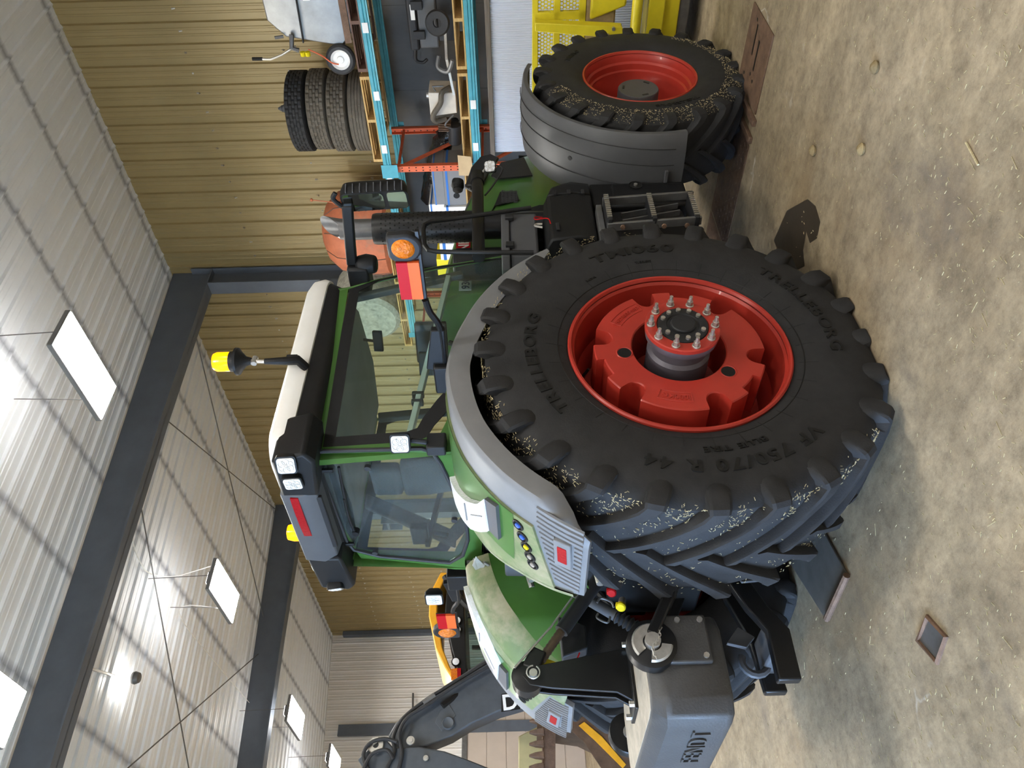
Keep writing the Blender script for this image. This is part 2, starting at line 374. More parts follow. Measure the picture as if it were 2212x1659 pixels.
def panelmesh(L_, matn):
    mb = MB(); P = prof(); mb.loft([[Vector((x, -y, z)) for x, y in P] for z in (0, L_)], False, False, False); return mb
p0 = None; n = int((WX1-WX0)/.915)+1
for i in range(n):
    M_ = Matrix.Translation((WX0+i*.915, WY, 0))
    if p0 is None: p0 = panelmesh(8.05, 0).build('wall_panel', 'wall_tan', wall, smooth=False, M=M_)
    else: dup(p0, M_, wall)
# dark plywood lining behind the rack
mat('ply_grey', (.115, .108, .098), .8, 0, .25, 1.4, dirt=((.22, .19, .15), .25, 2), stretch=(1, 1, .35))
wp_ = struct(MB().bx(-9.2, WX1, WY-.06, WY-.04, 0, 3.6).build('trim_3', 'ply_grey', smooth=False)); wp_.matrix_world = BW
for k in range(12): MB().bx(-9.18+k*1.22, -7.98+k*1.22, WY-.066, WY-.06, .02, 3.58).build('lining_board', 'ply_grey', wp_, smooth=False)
# screws in rows
mb = MB()
for z in (1.6, 3.3, 4.05, 5.0, 6.4):
    for i in range(70):
        x = WX0+.03+i*.305+.14; 
        if x > -2: break
        mb.cyl((x, WY+.005, z+random.uniform(-.05, .05)), (x, WY-.014, z), .014, 6)
tag(mb.build('wall_screw', 'zinc', wall), kind='stuff')
wl = struct(MB().bx(WX0-.15, WX0-.01, WYF, WY, 0, 8.3).build('wall_left', 'wall_pale', smooth=False)); wl.matrix_world = BW
p1 = None
for i in range(19):
    M_ = Matrix.Translation((WX0, WY-i*.915, 0)) @ Matrix.Rotation(math.radians(-90), 4, 'Z') @ Matrix.Scale(-1, 4, (0, 1, 0))
    if p1 is None: p1 = panelmesh(8.05, 0).build('wall_panel', 'wall_pale', wl, smooth=False, M=M_)
    else: dup(p1, M_, wl)
wr = struct(MB().bx(WX1, WX1+.15, WYF, WY, 0, 8.3).build('wall_right', 'wall_pale', smooth=False)); wr.matrix_world = BW
# gate wall behind the camera with a wide open gate
mb = MB(); mb.bx(WX0-.2, -8.6, WYF-.15, WYF, 0, 8.3).bx(-2.6, WX1+.2, WYF-.15, WYF, 0, 8.3).bx(-8.6, -2.6, WYF-.15, WYF, 4.3, 8.3)
wf = struct(mb.build('wall_front', 'wall_pale', smooth=False)); wf.matrix_world = BW
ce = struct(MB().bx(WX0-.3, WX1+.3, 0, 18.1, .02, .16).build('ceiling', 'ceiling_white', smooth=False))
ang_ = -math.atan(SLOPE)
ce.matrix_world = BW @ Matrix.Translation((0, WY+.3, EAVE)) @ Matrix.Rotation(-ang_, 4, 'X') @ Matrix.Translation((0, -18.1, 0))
p2 = None
for i in range(n):
    # panel: local x along wall, local z runs from the eave towards the camera side
    M_ = Matrix.Translation((WX0+i*.915, 17.8, .0)) @ Matrix.Rotation(math.radians(90), 4, 'X')
    if p2 is None:
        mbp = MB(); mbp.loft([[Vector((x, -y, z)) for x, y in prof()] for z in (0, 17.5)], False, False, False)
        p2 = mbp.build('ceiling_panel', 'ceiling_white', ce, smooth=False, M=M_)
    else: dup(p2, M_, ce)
def ceil_z(y): return EAVE-SLOPE*(WY-y)
# frames: tapered I-beams and columns
def frame_beam(i, bx):
    mb = MB(); 
    def sect(y0, z0, y1, z1, a0, a1):    # web + 2 flanges between two stations (bottom z, top z)
        mb.slab([(bx-.012, y0, z0), (bx-.012, y1, z1), (bx-.012, y1, a1), (bx-.012, y0, a0)], (.024, 0, 0))
        mb.slab([(bx-.13, y0, z0), (bx-.13, y1, z1), (bx+.13, y1, z1), (bx+.13, y0, z0)], (0, 0, .022))
    ys = [10.55, 7.5, 3, -6.4]
    zb = [7.2, 7.14, 6.96, 6.45]
    for k in range(3): sect(ys[k], zb[k], ys[k+1], zb[k+1], ceil_z(ys[k])-.06, ceil_z(ys[k+1])-.06)
    sect(10.98, 7.2, 10.55, 7.2, ceil_z(10.98)-.06, ceil_z(10.55)-.06)
    o = mb.build('roof_beam', 'frame_grey', smooth=False); o.matrix_world = BW; struct(o)
    mb = MB().bx(bx-.13, bx+.13, 10.55, 10.575, 0, 7.2).bx(bx-.012, bx+.012, 10.575, 10.96, 0, 7.2).bx(bx-.13, bx+.13, 10.94, 10.965, 0, 7.6)
    mb.bx(bx-.16, bx+.16, 10.25, 10.55, 5.0, 5.06).bx(bx-.16, bx-.13, 10.25, 10.55, 4.7, 5.2).bx(bx+.13, bx+.16, 10.25, 10.55, 4.7, 5.2)
    o = mb.build('steel_column', 'frame_grey', smooth=False); o.matrix_world = BW; struct(o)
for i, b_ in enumerate((-8.93, -16.5)): frame_beam(i, b_)
# corner posts against the end wall
mb = MB().bx(-24.15, -23.95, 10.85, 10.98, 0, 7.6); o = struct(mb.build('trim_1', 'frame_grey', smooth=False)); o.matrix_world = BW
mb = MB().bx(-24.25, -24.13, 7.78, 8.1, 0, 7.4); o = struct(mb.build('trim_2', 'frame_grey', smooth=False)); o.matrix_world = BW
# overhead door in the end wall
dr = struct(MB().bx(-24.27, -24.2, 4.6, 9.55, 0, 3.5).build('door_1', 'beige_door', smooth=False)); dr.matrix_world = BW
for k in range(6): MB().bx(-24.2, -24.18, 4.62, 9.53, .02+k*.58, .58+k*.58).build('door_panel', 'beige_door', dr, smooth=False, bevel=.008)
MB().bx(-24.28, -24.14, 9.55, 9.7, 0, 3.62).bx(-24.28, -24.14, 4.45, 4.6, 0, 3.62).bx(-24.28, -24.14, 4.45, 9.7, 3.5, 3.65).build('door_frame', 'steel_dark', dr, smooth=False)
# small wall-mounted heater pipe on the end wall
mb = MB().tube([(-24.1, 8.97, 5.2), (-24.1, 8.1, 5.15), (-24.1, 8.02, 5.05)], .03, 8); o = mb.build('wall_pipe', 'steel_dark'); o.matrix_world = BW; tag(o, 'short dark pipe with a bent end on the pale end wall', 'pipe')
# louvred vent on the back wall, seen through the cab
v0, v1 = Bq(890, 1116, y=10.9), Bq(940, 1158, y=10.9); x0, x1, z0, z1 = v1.x, v0.x, v1.z, v0.z
vt = thing('wall_vent', 'white framed louvre vent on the tan back wall behind the cab', 'vent', BW)
MB().bx(x0, x1, 10.86, 10.95, z0, z0+.05).bx(x0, x1, 10.86, 10.95, z1-.05, z1).bx(x0, x0+.05, 10.86, 10.95, z0, z1).bx(x1-.05, x1, 10.86, 10.95, z0, z1).build('vent_frame', 'paint_white', vt, bevel=.006)
MB().bx(x0+.04, x1-.04, 10.94, 10.95, z0+.04, z1-.04).build('vent_backing', 'plastic_dark', vt)
for k in range(10):
    xx = x0+.06+(x1-x0-.12)*(k+.5)/10; MB().box((xx, 10.9, (z0+z1)/2), (.012, .05, z1-z0-.1), rot=(0, 0, 35)).build('louvre_slat', 'plastic_grey', vt, smooth=False)
# bracing rods and cables under the ceiling
def rod(name, pts, r, m, label, cat, grp=None):
    o = MB().tube(pts, r, 6).build(name, m); o.matrix_world = BW; tag(o, label, cat, grp); return o
def cz_(x, y, d=.14): return (x, y, ceil_z(y)-d)
rod('bracing_rod', [cz_(-9.15, 7.2), cz_(-16.4, 2.2)], .011, 'steel_dark', 'thin steel bracing rod crossing under the white ceiling', 'rod', 'ceiling bracing rods')
rod('bracing_rod', [cz_(-9.15, 1.6, .19), cz_(-16.4, 7.05, .19)], .011, 'steel_dark', 'thin steel bracing rod crossing under the white ceiling', 'rod', 'ceiling bracing rods')
rod('bracing_rod', [cz_(-9.15, 8.1), cz_(-16.4, 10.75)], .011, 'steel_dark', 'thin steel bracing rod crossing under the white ceiling', 'rod', 'ceiling bracing rods')
rod('bracing_rod', [cz_(-9.15, 10.9, .19), cz_(-16.4, 7.9, .19)], .011, 'steel_dark', 'thin steel bracing rod crossing under the white ceiling', 'rod', 'ceiling bracing rods')
rod('power_cable', smoothpath([cz_(-9.2, 6.15, .5), cz_(-9.9, 6.05, .18), cz_(-10.5, 5.95, .12), cz_(-10.95, 6.05, .1), cz_(-11.3, 6.2, .3), (-11.0, 6.2, 6.75)]), .008, 'carton_white', 'white power cable hanging from the beam to a ceiling lamp', 'cable')
rod('power_cable', smoothpath([(-11.9, 5.9, 6.75), cz_(-12.15, 6.1, .2), cz_(-12.4, 5.95, .1), cz_(-14, 5.97, .1), cz_(-16.4, 6.0, .15)]), .007, 'carton_white', 'long white cable running along the ceiling between two lamps', 'cable')
rod('conduit_pipe', [cz_(-9.2, 3.95, .1), cz_(-10.7, 4.32, .1)], .02, 'zinc', 'straight metal conduit on the ceiling leading to a bright lamp', 'conduit')
# lamps
m_ = mat('lamp_up', (1, .985, .96), .5, 0, 0); m_.node_tree.nodes['Principled BSDF'].inputs['Emission Color'].default_value = (1, .97, .93, 1); m_.node_tree.nodes['Principled BSDF'].inputs['Emission Strength'].default_value = LAMP*.32  # glow for the strips added on top of the lamp housings
def lamp():
    t = thing('high_bay_lamp', 'glaring white LED panel lamp hung below the ribbed ceiling', 'lamp', None, 'LED panel lamps below the ceiling')
    MB().bx(-.62, .62, -.27, .27, .0, .06).bx(-.5, .5, -.1, .1, .06, .13).build('housing', 'plastic_lightgrey', t, bevel=.01)
    MB().bx(-.60, .60, -.25, .25, -.012, -.002).build('diffuser', 'lamp_glow', t, smooth=False)
    MB().bx(-.48, .48, -.09, .09, .131, .136).build('uplight', 'lamp_up', t, smooth=False)  # top strip added to the fixture only to brighten the ceiling
    for x in (-.55, .55): MB().tube([(x, 0, .06), (x*.9, 0, 1.05)], .006, 5).build('hanger_wire', 'steel_dark', t)
    return t
LL = ['glaring LED panel lamp hung between the tyre-stack rack and the first roof beam', 'glaring LED panel lamp hung between the two dark roof beams', 'LED panel lamp hung just beyond the farther roof beam', 'LED panel lamp hung close to the pale end wall', 'LED panel lamp hung on the gate side of the first roof beam']
l0 = lamp(); spots = [(-6.15, 5.98), (-11.4, 5.95), (-16.65, 5.75), (-20.75, 6.05), (-6.75, 2.6), (-16.6, 1.6), (-20.9, 1.6), (-.7, 1.5), (3.8, 5.0), (3.6, -1.5), (-2.2, -4.8)]
for i, (x, y) in enumerate(spots):
    M_ = BW @ Matrix.Translation((x, y, 6.6))
    lab = LL[i] if i < 5 else 'LED panel lamp over the open part of the hall'  # spots beyond the first five are unseen lamps, added to brighten floor and walls
    if i == 0: l0.matrix_world = M_; l0['label'] = lab
    else: dupt(l0, M_, lab)
t = thing('ceiling_floodlight', 'round floodlight close under the ceiling washing the ribs white', 'lamp', BW @ Matrix.Translation((-10.87, 4.37, 7.36)))
MB().lathe([(0, -.07), (.07, -.06), (.09, 0), (.08, .03)], 20).build('housing', 'steel_dark', t)
MB().lathe([(0, .045), (.075, .03)], 20).build('lens', 'lamp_glow', t)
MB().tube([(0, 0, .04), (.01, 0, .26)], .012, 6).build('stem', 'zinc', t)
# ------------------------------------------------------------------ things let into the floor
mb = MB()
P_ = [Bq(1632, 5, z=0), Bq(1672, 65, z=0), Bq(1637, 218, z=0), Bq(1605, 130, z=0)]
hp = thing('floor_hatch', 'rusty steel floor plate with slots beside the front wheel', 'floor plate', BW)
MB().bx(-2.95, -2.36, 5.30, 5.87, .0, .012).build('plate', 'rust', hp, bevel=.004)
mb = MB()
for x, y in ((-2.55, 5.66), (-2.62, 5.55)): MB().bx(x-.11, x+.11, y-.012, y+.012, .0121, .0135).build('slot', 'plastic_black', hp)
for x, y in ((-2.78, 5.6), (-2.8, 5.52), (-2.42, 5.7), (-2.84, 5.75)): mb.cyl((x, y, .0121), (x, y, .0135), .014, 8)
tag(mb.build('bolt_hole', 'plastic_black', hp), kind='stuff')
MB().bx(-3.02, -2.97, 5.25, 5.92, .0, .03).bx(-3.16, -3.11, 5.25, 5.92, .0, .03).build('rim_bar', 'rust', hp, bevel=.004)
g = thing('drain_grate', 'long checker-plate drain cover running under the tractor', 'drain cover', BW)
for k in range(4):
    q = MB(); x0 = -3.2-k*1.02
    q.bx(x0-1.0, x0, 5.28, 5.9, -.01, .002)
    for i in range(14):
        for j in range(8): q.box((x0-.05-i*.07, 5.32+j*.075, .003), (.03, .008, .003), rot=(0, 0, 45 if (i+j) % 2 else -45))
    q.build('cover_plate', 'rust', g, smooth=False)
fp = thing('floor_plate', 'smooth steel cover plate on the floor behind the rear wheel', 'floor plate', BW)
mat('steel_plate', (.20, .185, .165), .45, .4, .25, 4, dirt=((.16, .09, .05), .25, 5)); MB().slab([(-4.95, 2.95, 0), (-4.15, 2.62, 0), (-3.98, 2.08, 0), (-4.45, 2.03, 0)], (0, 0, .014)).build('plate', 'steel_plate', fp, bevel=.004)
MB().tube([(-4.42, 2.02, .02), (-3.97, 2.07, .02)], .02, 8).build('hinge', 'rust', fp)
rg = thing('anchor_ring', 'small rusty diamond-shaped recess frame in the concrete', 'floor anchor', BW)
c_ = Vector((-3.375, 1.44, 0)); q = [(-.14, .05), (.02, .09), (.1, -.04), (-.05, -.09)]
MB().tube([c_+Vector((a, b, .004)) for a, b in q], .014, 6, closed=True).build('frame', 'rust', rg)
MB().slab([c_+Vector((a*.9, b*.9, .0)) for a, b in q], (0, 0, .004)).build('cover', 'steel_dark', rg)
# wet stain, a thin film
mb = MB(); st = [(1700, 455), (1745, 430), (1762, 445), (1772, 480), (1765, 515), (1750, 525), (1742, 500), (1735, 540), (1738, 575), (1710, 590), (1690, 560), (1672, 520)]
mat('oil_wet', (.055, .042, .028), .35, 0, .2, 9)
mb.slab([Bq(a, b, z=0) for a, b in st], (0, 0, .002)); o = mb.build('oil_puddle', 'oil_wet', smooth=False); o.matrix_world = BW; tag(o, 'dark wet oil stain on the concrete beside the rear tyre', 'stain')
# scattered straw
mb = MB(); rnd = random.Random(3)
for i in range(1500):
    px = rnd.uniform(1500, 2212); py = rnd.uniform(0, 1659)
    p = Bq(px, py, z=0)
    if p.y > 9 or p.length > 12 or (-3.6 < p.x < -2.5 and (2.2 < p.y < 3.6 or 5.3 < p.y < 6.8)) or (p.x < -3.1 and 5.2 < p.y < 6.0) or (abs(p.x+3.375) < .2 and abs(p.y-1.44) < .15): continue
    a = rnd.uniform(0, 180); l = rnd.uniform(.006, .022)*(1 if rnd.random() < .93 else 3)
    mb.box((p.x, p.y, .003), (l, .0022, .002), rot=(0, 0, a))
o = mb.build('straw_litter', 'straw', smooth=False); o.matrix_world = BW; tag(o, 'short bits of straw scattered over the concrete floor', 'straw', kind='stuff')
for k, (px, py) in enumerate(((1895, 145), (1865, 322), (1760, 325))):
    p = Bq(px, py, z=0); mb = MB(); mb.lathe([(0, 0), (.03, .002), (.035, .015), (.02, .03), (0, .034)], 10, Matrix.Translation(p)); o = mb.build('mud_clod', 'header_dirt'); o.matrix_world = BW
    tag(o, 'small brown mud clod lying on the concrete floor', 'clod', 'mud clods on the floor')
p = Bq(1890, 270, z=0)
a = Bq(2090, 308, z=0); b = Bq(2116, 356, z=0)
o = MB().tube([a+Vector((0, 0, .006)), b+Vector((0, 0, .006))], .005, 6).build('twig', 'straw'); o.matrix_world = BW; tag(o, 'single thick straw stalk lying on the bare floor', 'straw stalk')
# ================================================================== pallet rack along the back wall
RF, RB = 9.3, 10.35                  # front and back plane
rk = thing('pallet_rack', 'tall pallet rack with teal beams and orange uprights along the tan wall', 'rack', BW @ Matrix.Translation((-5.84, RF, 0)))
RL = lambda x, y, z: (x+5.84, y-RF, z)
for ux in (-9.0, -5.84, -2.68):
    for yy, mt in ((RF, 'rack_orange'), (RB, 'rack_orange')):
        mb = MB(); x, y, _ = RL(ux, yy, 0); s_ = 1 if yy == RF else -1
        mb.bx(x-.045, x+.045, y-.006, y+.006, 0, 3.53).bx(x-.045, x-.037, y, y+.06*s_, 0, 3.53) if s_ > 0 else mb.bx(x-.045, x+.045, y-.006, y+.006, 0, 3.53).bx(x-.045, x-.037, y-.06, y, 0, 3.53)
        mb.bx(x+.037, x+.045, min(y, y+.06*s_), max(y, y+.06*s_), 0, 3.53)
        p = mb.build('upright', mt, rk, smooth=False)
        hb = MB()
        for k in range(36):
            for dx in (-.022, .022): hb.bx(x+dx-.007, x+dx+.007, y-.0085, y+.0085, .15+k*.095, .17+k*.095)
        tag(hb.build('slot_row', 'plastic_black', p, smooth=False), kind='stuff')
    x = RL(ux, 0, 0)[0]
    for z0, z1 in ((2.2, 3.35), (1.1, 2.2), (.1, 1.1)):
        MB().bar((x, .03, z1), (x, RB-RF-.03, z0), .035, .035).build('brace', 'rack_orange', rk, smooth=False)
        MB().bar((x, .03, z1), (x, RB-RF-.03, z1), .035, .035).build('brace', 'rack_orange', rk, smooth=False)
bm0 = None
for bay in ((-9.0, -5.84), (-5.84, -2.68)):
    for zt in (3.54, 2.32, 1.0):
        for yy, s_ in ((-.045, 1), (RB-RF+.0, -1)):
            M_ = Matrix.Translation((RL(bay[0]+.05, 0, 0)[0], yy, zt-.11))
            if bm0 is None:
                ln = 3.06; pr = [(0, 0), (.004, .018), (-.006, .028), (-.006, .045), (.004, .055), (-.006, .065), (-.006, .098), (.01, .11), (.045, .11), (.045, 0)]
                q = MB(); q.prism([(a, b) for a, b in pr], 0, ln, Matrix(((0, 0, 1, 0), (1, 0, 0, 0), (0, 1, 0, 0), (0, 0, 0, 1))))
                bm0 = q.build('beam', 'rack_blue', rk, smooth=False, M=M_)
            else: dup(bm0, M_, rk)
            for ex in (0, 3.06): MB().bx(RL(bay[0]+.05+ex, 0, 0)[0]-.05, RL(bay[0]+.05+ex, 0, 0)[0]+.05, yy-.012 if yy < 0 else yy+.04, yy-.006 if yy < 0 else yy+.046, zt-.19, zt+.03).build('beam_connector', 'rack_blue', rk, smooth=False)
for x, z in ((-3.9, 3.49), (-4.75, 3.48), (-5.5, 3.49), (-6.0, 3.48), (-4.9, 2.27), (-5.5, 2.27)):
    MB().bx(RL(x-.06, 0, 0)[0], RL(x+.06, 0, 0)[0], -.055, -.0525, z-.035, z+.035).build('label_tag', 'carton_white', rk, smooth=False)
# wooden pallets
def pallet(m, name='wooden_pallet'):
    t = thing(name, 'pale wooden pallet', 'pallet'); b0 = s0 = None
    for k, x in enumerate((-.58, 0, .58)):
        if not s0: s0 = MB().bx(-.02, .02, -.5, .5, .018, .108).build('stringer', m, t, smooth=False, M=Matrix.Translation((x, 0, 0)))
        else: dup(s0, Matrix.Translation((x, 0, 0)), t)
    for z, ys in ((.108, (-.45, -.3, -.15, 0, .15, .3, .45)), (0, (-.45, 0, .45))):
        for y in ys:
            if not b0: b0 = MB().bx(-.6, .6, -.05, .05, 0, .018).build('deck_board', m, t, smooth=False, M=Matrix.Translation((0, y, z)))
            else: dup(b0, Matrix.Translation((0, y, z)), t)
    return t
pp = pallet('wood_pale'); pd = pallet('wood_dark')
pp.matrix_world = BW @ TL(-5.13, 9.82, 3.545); pp['label'] = 'pale wooden pallet under the stack of four truck tyres'
pd.matrix_world = BW @ TL(-3.86, 9.8, 3.545); pd['label'] = 'dark stained wooden pallet under the stainless tank'
dupt(pp, BW @ TL(-5.12, 9.82, 2.325), 'pale wooden pallet under the white oil reservoir on the middle shelf')
dupt(pp, BW @ TL(-3.86, 9.8, 2.325), 'pale wooden pallet under the grey tool case')
dupt(pp, BW @ TL(-7.3, 9.82, 3.545), 'pale wooden pallet under the orange drum behind the exhaust stack')
dupt(pp, BW @ TL(-7.74, 9.82, 2.325), 'pale wooden pallet under the bright yellow box')
dupt(pp, BW @ TL(-6.51, 9.82, 2.325), 'pale wooden pallet under the white film cartons')
for o_ in (pp, pd): o_['group'] = 'pallets on the rack'
for o_ in bpy.data.objects:
    if o_.type == 'EMPTY' and o_.name.startswith('wooden_pallet'): o_['group'] = 'pallets on the rack'
# truck tyres
def truck_tyre(m, blocks, seed):
    mb = MB(); R, W = .525, .255; N = 120
    pr = [(.29, -.10), (.30, -.122), (.38, -.135), (.46, -.13), (.50, -.118), (.518, -.105)]
    rows = [(-.105, -.065), (-.058, -.022), (-.016, .016), (.022, .058), (.065, .105)]
    rings = []
    for k in range(N):
        a = 2*math.pi*k/N; rr = []
        for r, h in pr: rr.append((r, h))
        for i, (h0, h1) in enumerate(rows):
            low = blocks and ((k+i*2) % 4 == 0)
            r = R-.014 if low else R
            rr += [(R-.016, h0-.001), (r, h0), (r, h1), (R-.016, h1+.001)]
        for r, h in reversed(pr): rr.append((r, -h))
        rings.append([Vector((r*math.cos(a), r*math.sin(a), h)) for r, h in rr])
    mb.loft(rings, False, True, True)
    return mb
tt = None
for k, (z, bl, lab) in enumerate(((3.672, 0, 'brown worn truck tyre with plain circumferential grooves, lowest of the stack'), (3.945, 1, 'brown truck tyre with block tread, second from the bottom of the stack'), (4.215, 1, 'brown truck tyre with block tread, second from the top of the stack'), (4.49, 1, 'darker truck tyre with honeycomb tread, topmost of the stack'))):
    o = truck_tyre(0, bl, k).build('truck_tyre', 'tyre_brown' if k < 3 else 'tyre_black', smooth=False)
    o.matrix_world = BW @ TL(-5.29+(.0, .01, .03, .02)[k], 9.88+(.02, 0, .03, .01)[k], z+.136+.0*k, 17*k)
    tag(o, lab, 'tyre', 'truck tyres stacked on the rack')
t = thing('road_cone', 'ribbed grey cone lying on top of the tyre stack', 'cone', BW @ TL(-5.2, 9.85, 4.762))
mb = MB(); mb.lathe([(.15, 0), (.15, .012), (.1, .015), (.085, .03), (.09, .035), (.065, .07), (.07, .075), (.04, .12), (.045, .125), (.012, .18), (0, .18)], 20); mb.build('cone_body', 'plastic_grey', t)
# stainless tank with handle and wheel
t = thing('steel_tank', 'stainless steel tank with black strap, lever handle and small wheel on the top shelf', 'tank', BW @ TL(-3.66, 9.78, 3.675))
X0, X1, Y0, Y1 = -.45, .38, -.42, .42
pts = [[(X0+.1, Y0+.05, 0), (X1, Y0+.05, 0), (X1, Y1, 0), (X0+.1, Y1, 0)], [(X0-.06, Y0+.02, .16), (X1, Y0+.02, .16), (X1, Y1, .16), (X0-.06, Y1, .16)], [(X0+.08, Y0, .80), (X1, Y0, .80), (X1, Y1, .80), (X0+.08, Y1, .80)], [(X0+.28, Y0, .98), (X1, Y0, .98), (X1, Y1, .98), (X0+.28, Y1, .98)]]
MB().loft([[Vector(p) for p in r] for r in pts]).build('tank_body', 'steel_bright', t, bevel=.015)
MB().bx(X0-.01, X1+.01, Y0-.012, Y0+.0, .02, .1).build('base_rail', 'rust', t)
q = []
for z in (.62, .66): q.append([(X0+.0, Y0-.012, z), (X1, Y0-.012, z-.06)])
MB().bar((X0+.02, Y0-.02, .60), (X1, Y0-.02, .56), .012, .05, (0, 1, 0)).build('strap', 'plastic_black', t)
MB().bx(.05, .14, Y0-.02, Y0-.008, .42, .5).build('name_plate', 'carton_white', t)
MB().tube([(X0-.02, Y0-.03, .70), (X0-.1, Y0-.08, .88), (X0-.14, Y0-.1, 1.02), (X0-.13, Y0-.1, 1.18)], .014, 8).build('lever', 'zinc', t)
MB().tube([(X0-.132, Y0-.1, 1.12), (X0-.13, Y0-.1, 1.24)], .022, 8).build('grip', 'plastic_black', t)
MB().tube([(X0+.12, Y0-.03, .72), (X0-.02, Y0-.08, .74), (X0-.05, Y0-.08, .66)], .03, 8).tube([(X0+.1, Y0-.03, .82), (X0+.1, Y0-.06, .92)], .02, 8).build('valve', 'steel_dark', t)
for z in (.5, .56): MB().lathe([(0, .03), (.03, .025), (.03, -.025), (0, -.03)], 10, frame((X0-.09, Y0-.09, z+.06), (1, 0, 0))).build('knob', 'yellow_cap', t)
MB().tube(smoothpath([(X0-.05, Y0-.06, .55), (X0-.12, Y0-.08, .4), (X0-.22, Y0-.06, .3), (X0-.25, Y0-.05, .22)]), .008, 6).build('hose', 'rack_orange', t)
W = frame((X0-.2, Y0-.02, .19), (.15, -1, 0))
wh = MB().lathe([(.12, -.04), (.155, -.045), (.178, -.025), (.182, 0), (.178, .025), (.155, .045), (.12, .04), (.11, 0)], 28, W, True).build('wheel_tyre', 'rubber', t)
MB().lathe([(0, .035), (.04, .034), (.045, .02), (.09, .015), (.118, .038), (.12, .03), (.12, -.03), (0, -.03)], 24, W).build('wheel_rim', 'paint_white', t)
MB().tube([W @ Vector((0, 0, .03)), W @ Vector((0, 0, -.1)), (X0+.1, Y0+.1, .1)], .02, 8).build('axle', 'steel_dark', t)
# grey tool case
t = thing('tool_case', 'dark grey plastic tool case with handle on the middle shelf', 'tool case', BW @ TL(-3.9, 9.7, 2.455))
MB().bx(-.38, .40, -.2, .25, .2, .44).build('case_body', 'plastic_grey', t, bevel=.025)
MB().bx(-.40, .42, -.22, .27, .44, .56).build('case_lid', 'plastic_dark', t, bevel=.03)
MB().bx(-.3, .3, -.18, .22, 0, .2).build('rubber_stand', 'rubber', t, bevel=.01)
for x in (-.2, .15): MB().bx(x-.05, x+.05, -.245, -.2, .36, .5).build('latch', 'plastic_dark', t, bevel=.006)
MB().bx(-.02, .16, -.226, -.221, .46, .51).build('sticker', 'carton_white', t)
MB().tube(smoothpath([(-.38, -.1, .5), (-.56, -.1, .52), (-.6, -.1, .44), (-.56, -.1, .38)]), .02, 8).build('side_handle', 'plastic_black', t)
# tow bar frame lying on the pallet
t = thing('tow_frame', 'bent grey steel tow frame lying on the middle shelf', 'tow bar', BW @ TL(-4.42, 9.38, 2.46))
MB().bar((.45, 0, .1), (.02, .1, .12), .06, .03).bar((.02, .1, .12), (-.38, -.05, .05), .05, .03).build('bar', 'zinc', t, smooth=False)
MB().tube(smoothpath([(.1, .0, .2), (-.02, -.05, .22), (-.05, -.1, .1), (.1, -.12, .03)]), .028, 8).build('jack_tube', 'steel_dark', t)
MB().lathe([(.05, -.03), (.13, -.035), (.15, 0), (.13, .035), (.05, .03)], 24, frame((.52, -.05, .18), (.3, -1, .1))).build('jockey_wheel', 'rubber', t)
# white reservoir with hose and pump
t = thing('oil_reservoir', 'dirty white metal reservoir with a thick hose and small pump', 'reservoir', BW @ TL(-5.0, 9.62, 2.451))
mat('res_white', (.60, .55, .47), .6, 0, .12, 7, dirt=((.30, .22, .13), .35, 6))
MB().loft([[Vector(p) for p in r] for r in ([(-.14, -.13, .05), (.14, -.13, .05), (.14, .2, .05), (-.14, .2, .05)], [(-.17, -.15, .40), (.16, -.15, .40), (.16, .2, .40), (-.17, .2, .40)])]).build('tank_body', 'res_white', t, bevel=.008)
MB().cyl((.05, 0, .40), (.05, 0, .44), .035, 12).build('filler_cap', 'zinc', t)
MB().tube(smoothpath([(.2, -.1, .12), (.18, -.2, .22), (.05, -.22, .25), (-.12, -.22, .36), (-.22, -.18, .33), (-.22, -.12, .2)]), .035, 10).build('hose', 'tyre_brown', t)
MB().tube([(.13, -.1, .3), (.22, -.1, .34), (.22, -.1, .2)], .012, 6).build('handle', 'steel_dark', t)
MB().cyl((-.35, -.05, .1), (-.62, -.05, .11), .09, 16).build('pump_motor', 'plastic_dark', t, bevel=.01)
mb = MB()
for k in range(5): mb.bx(-.32-k*.025, -.31-k*.025, -.1, .08, .15, .32)
mb.build('cooler_fin', 'rust', t, smooth=False)
MB().tube(smoothpath([(-.18, -.1, .1), (-.3, -.15, .22), (-.4, -.1, .1), (-.55, -.12, .12)]), .012, 6).build('pipe', 'steel_dark', t)
# cardboard flap, black film bundle, cartons
o = MB().slab([(-5.62, 9.20, 2.335), (-5.9, 9.18, 2.32), (-5.9, 9.20, 2.52), (-5.6, 9.22, 2.52)], (0, .008, 0)).build('cardboard_sheet', 'carton_brown', smooth=False); o.matrix_world = BW; tag(o, 'loose brown cardboard sheet leaning at the orange rack upright', 'cardboard')
def bag(name, pts, rs, label):
    mb = MB(); rnd = random.Random(5); rings = []; P2 = smoothpath(pts, 5); RR = [rs[min(len(rs)-1, int(i/5))]*(1-(i % 5)/5)+rs[min(len(rs)-1, int(i/5)+1)]*((i % 5)/5) for i in range(len(P2))]
    for p, r in zip(P2, RR):
        rings.append([p+Vector((0, math.cos(a)*r, math.sin(a)*r*1.0))*(1+rnd.uniform(-.16, .16)) for a in [2*math.pi*k/16 for k in range(16)]])
    rings = [[v + Vector((rnd.uniform(-.01, .01), 0, 0)) for v in r] for r in rings]
    mb.loft(rings); o = mb.build(name, 'film_black', ang=60); o.matrix_world = BW; tag(o, label, 'bag'); return o
bag('film_bundle', [(-5.62, 10.16, 2.6), (-5.8, 10.14, 2.72), (-6.1, 10.14, 2.84), (-6.5, 10.14, 2.95), (-6.9, 10.14, 3.05)], [.08, .15, .16, .16, .15, .06], 'crumpled bundle of shiny black plastic film beside the cartons')
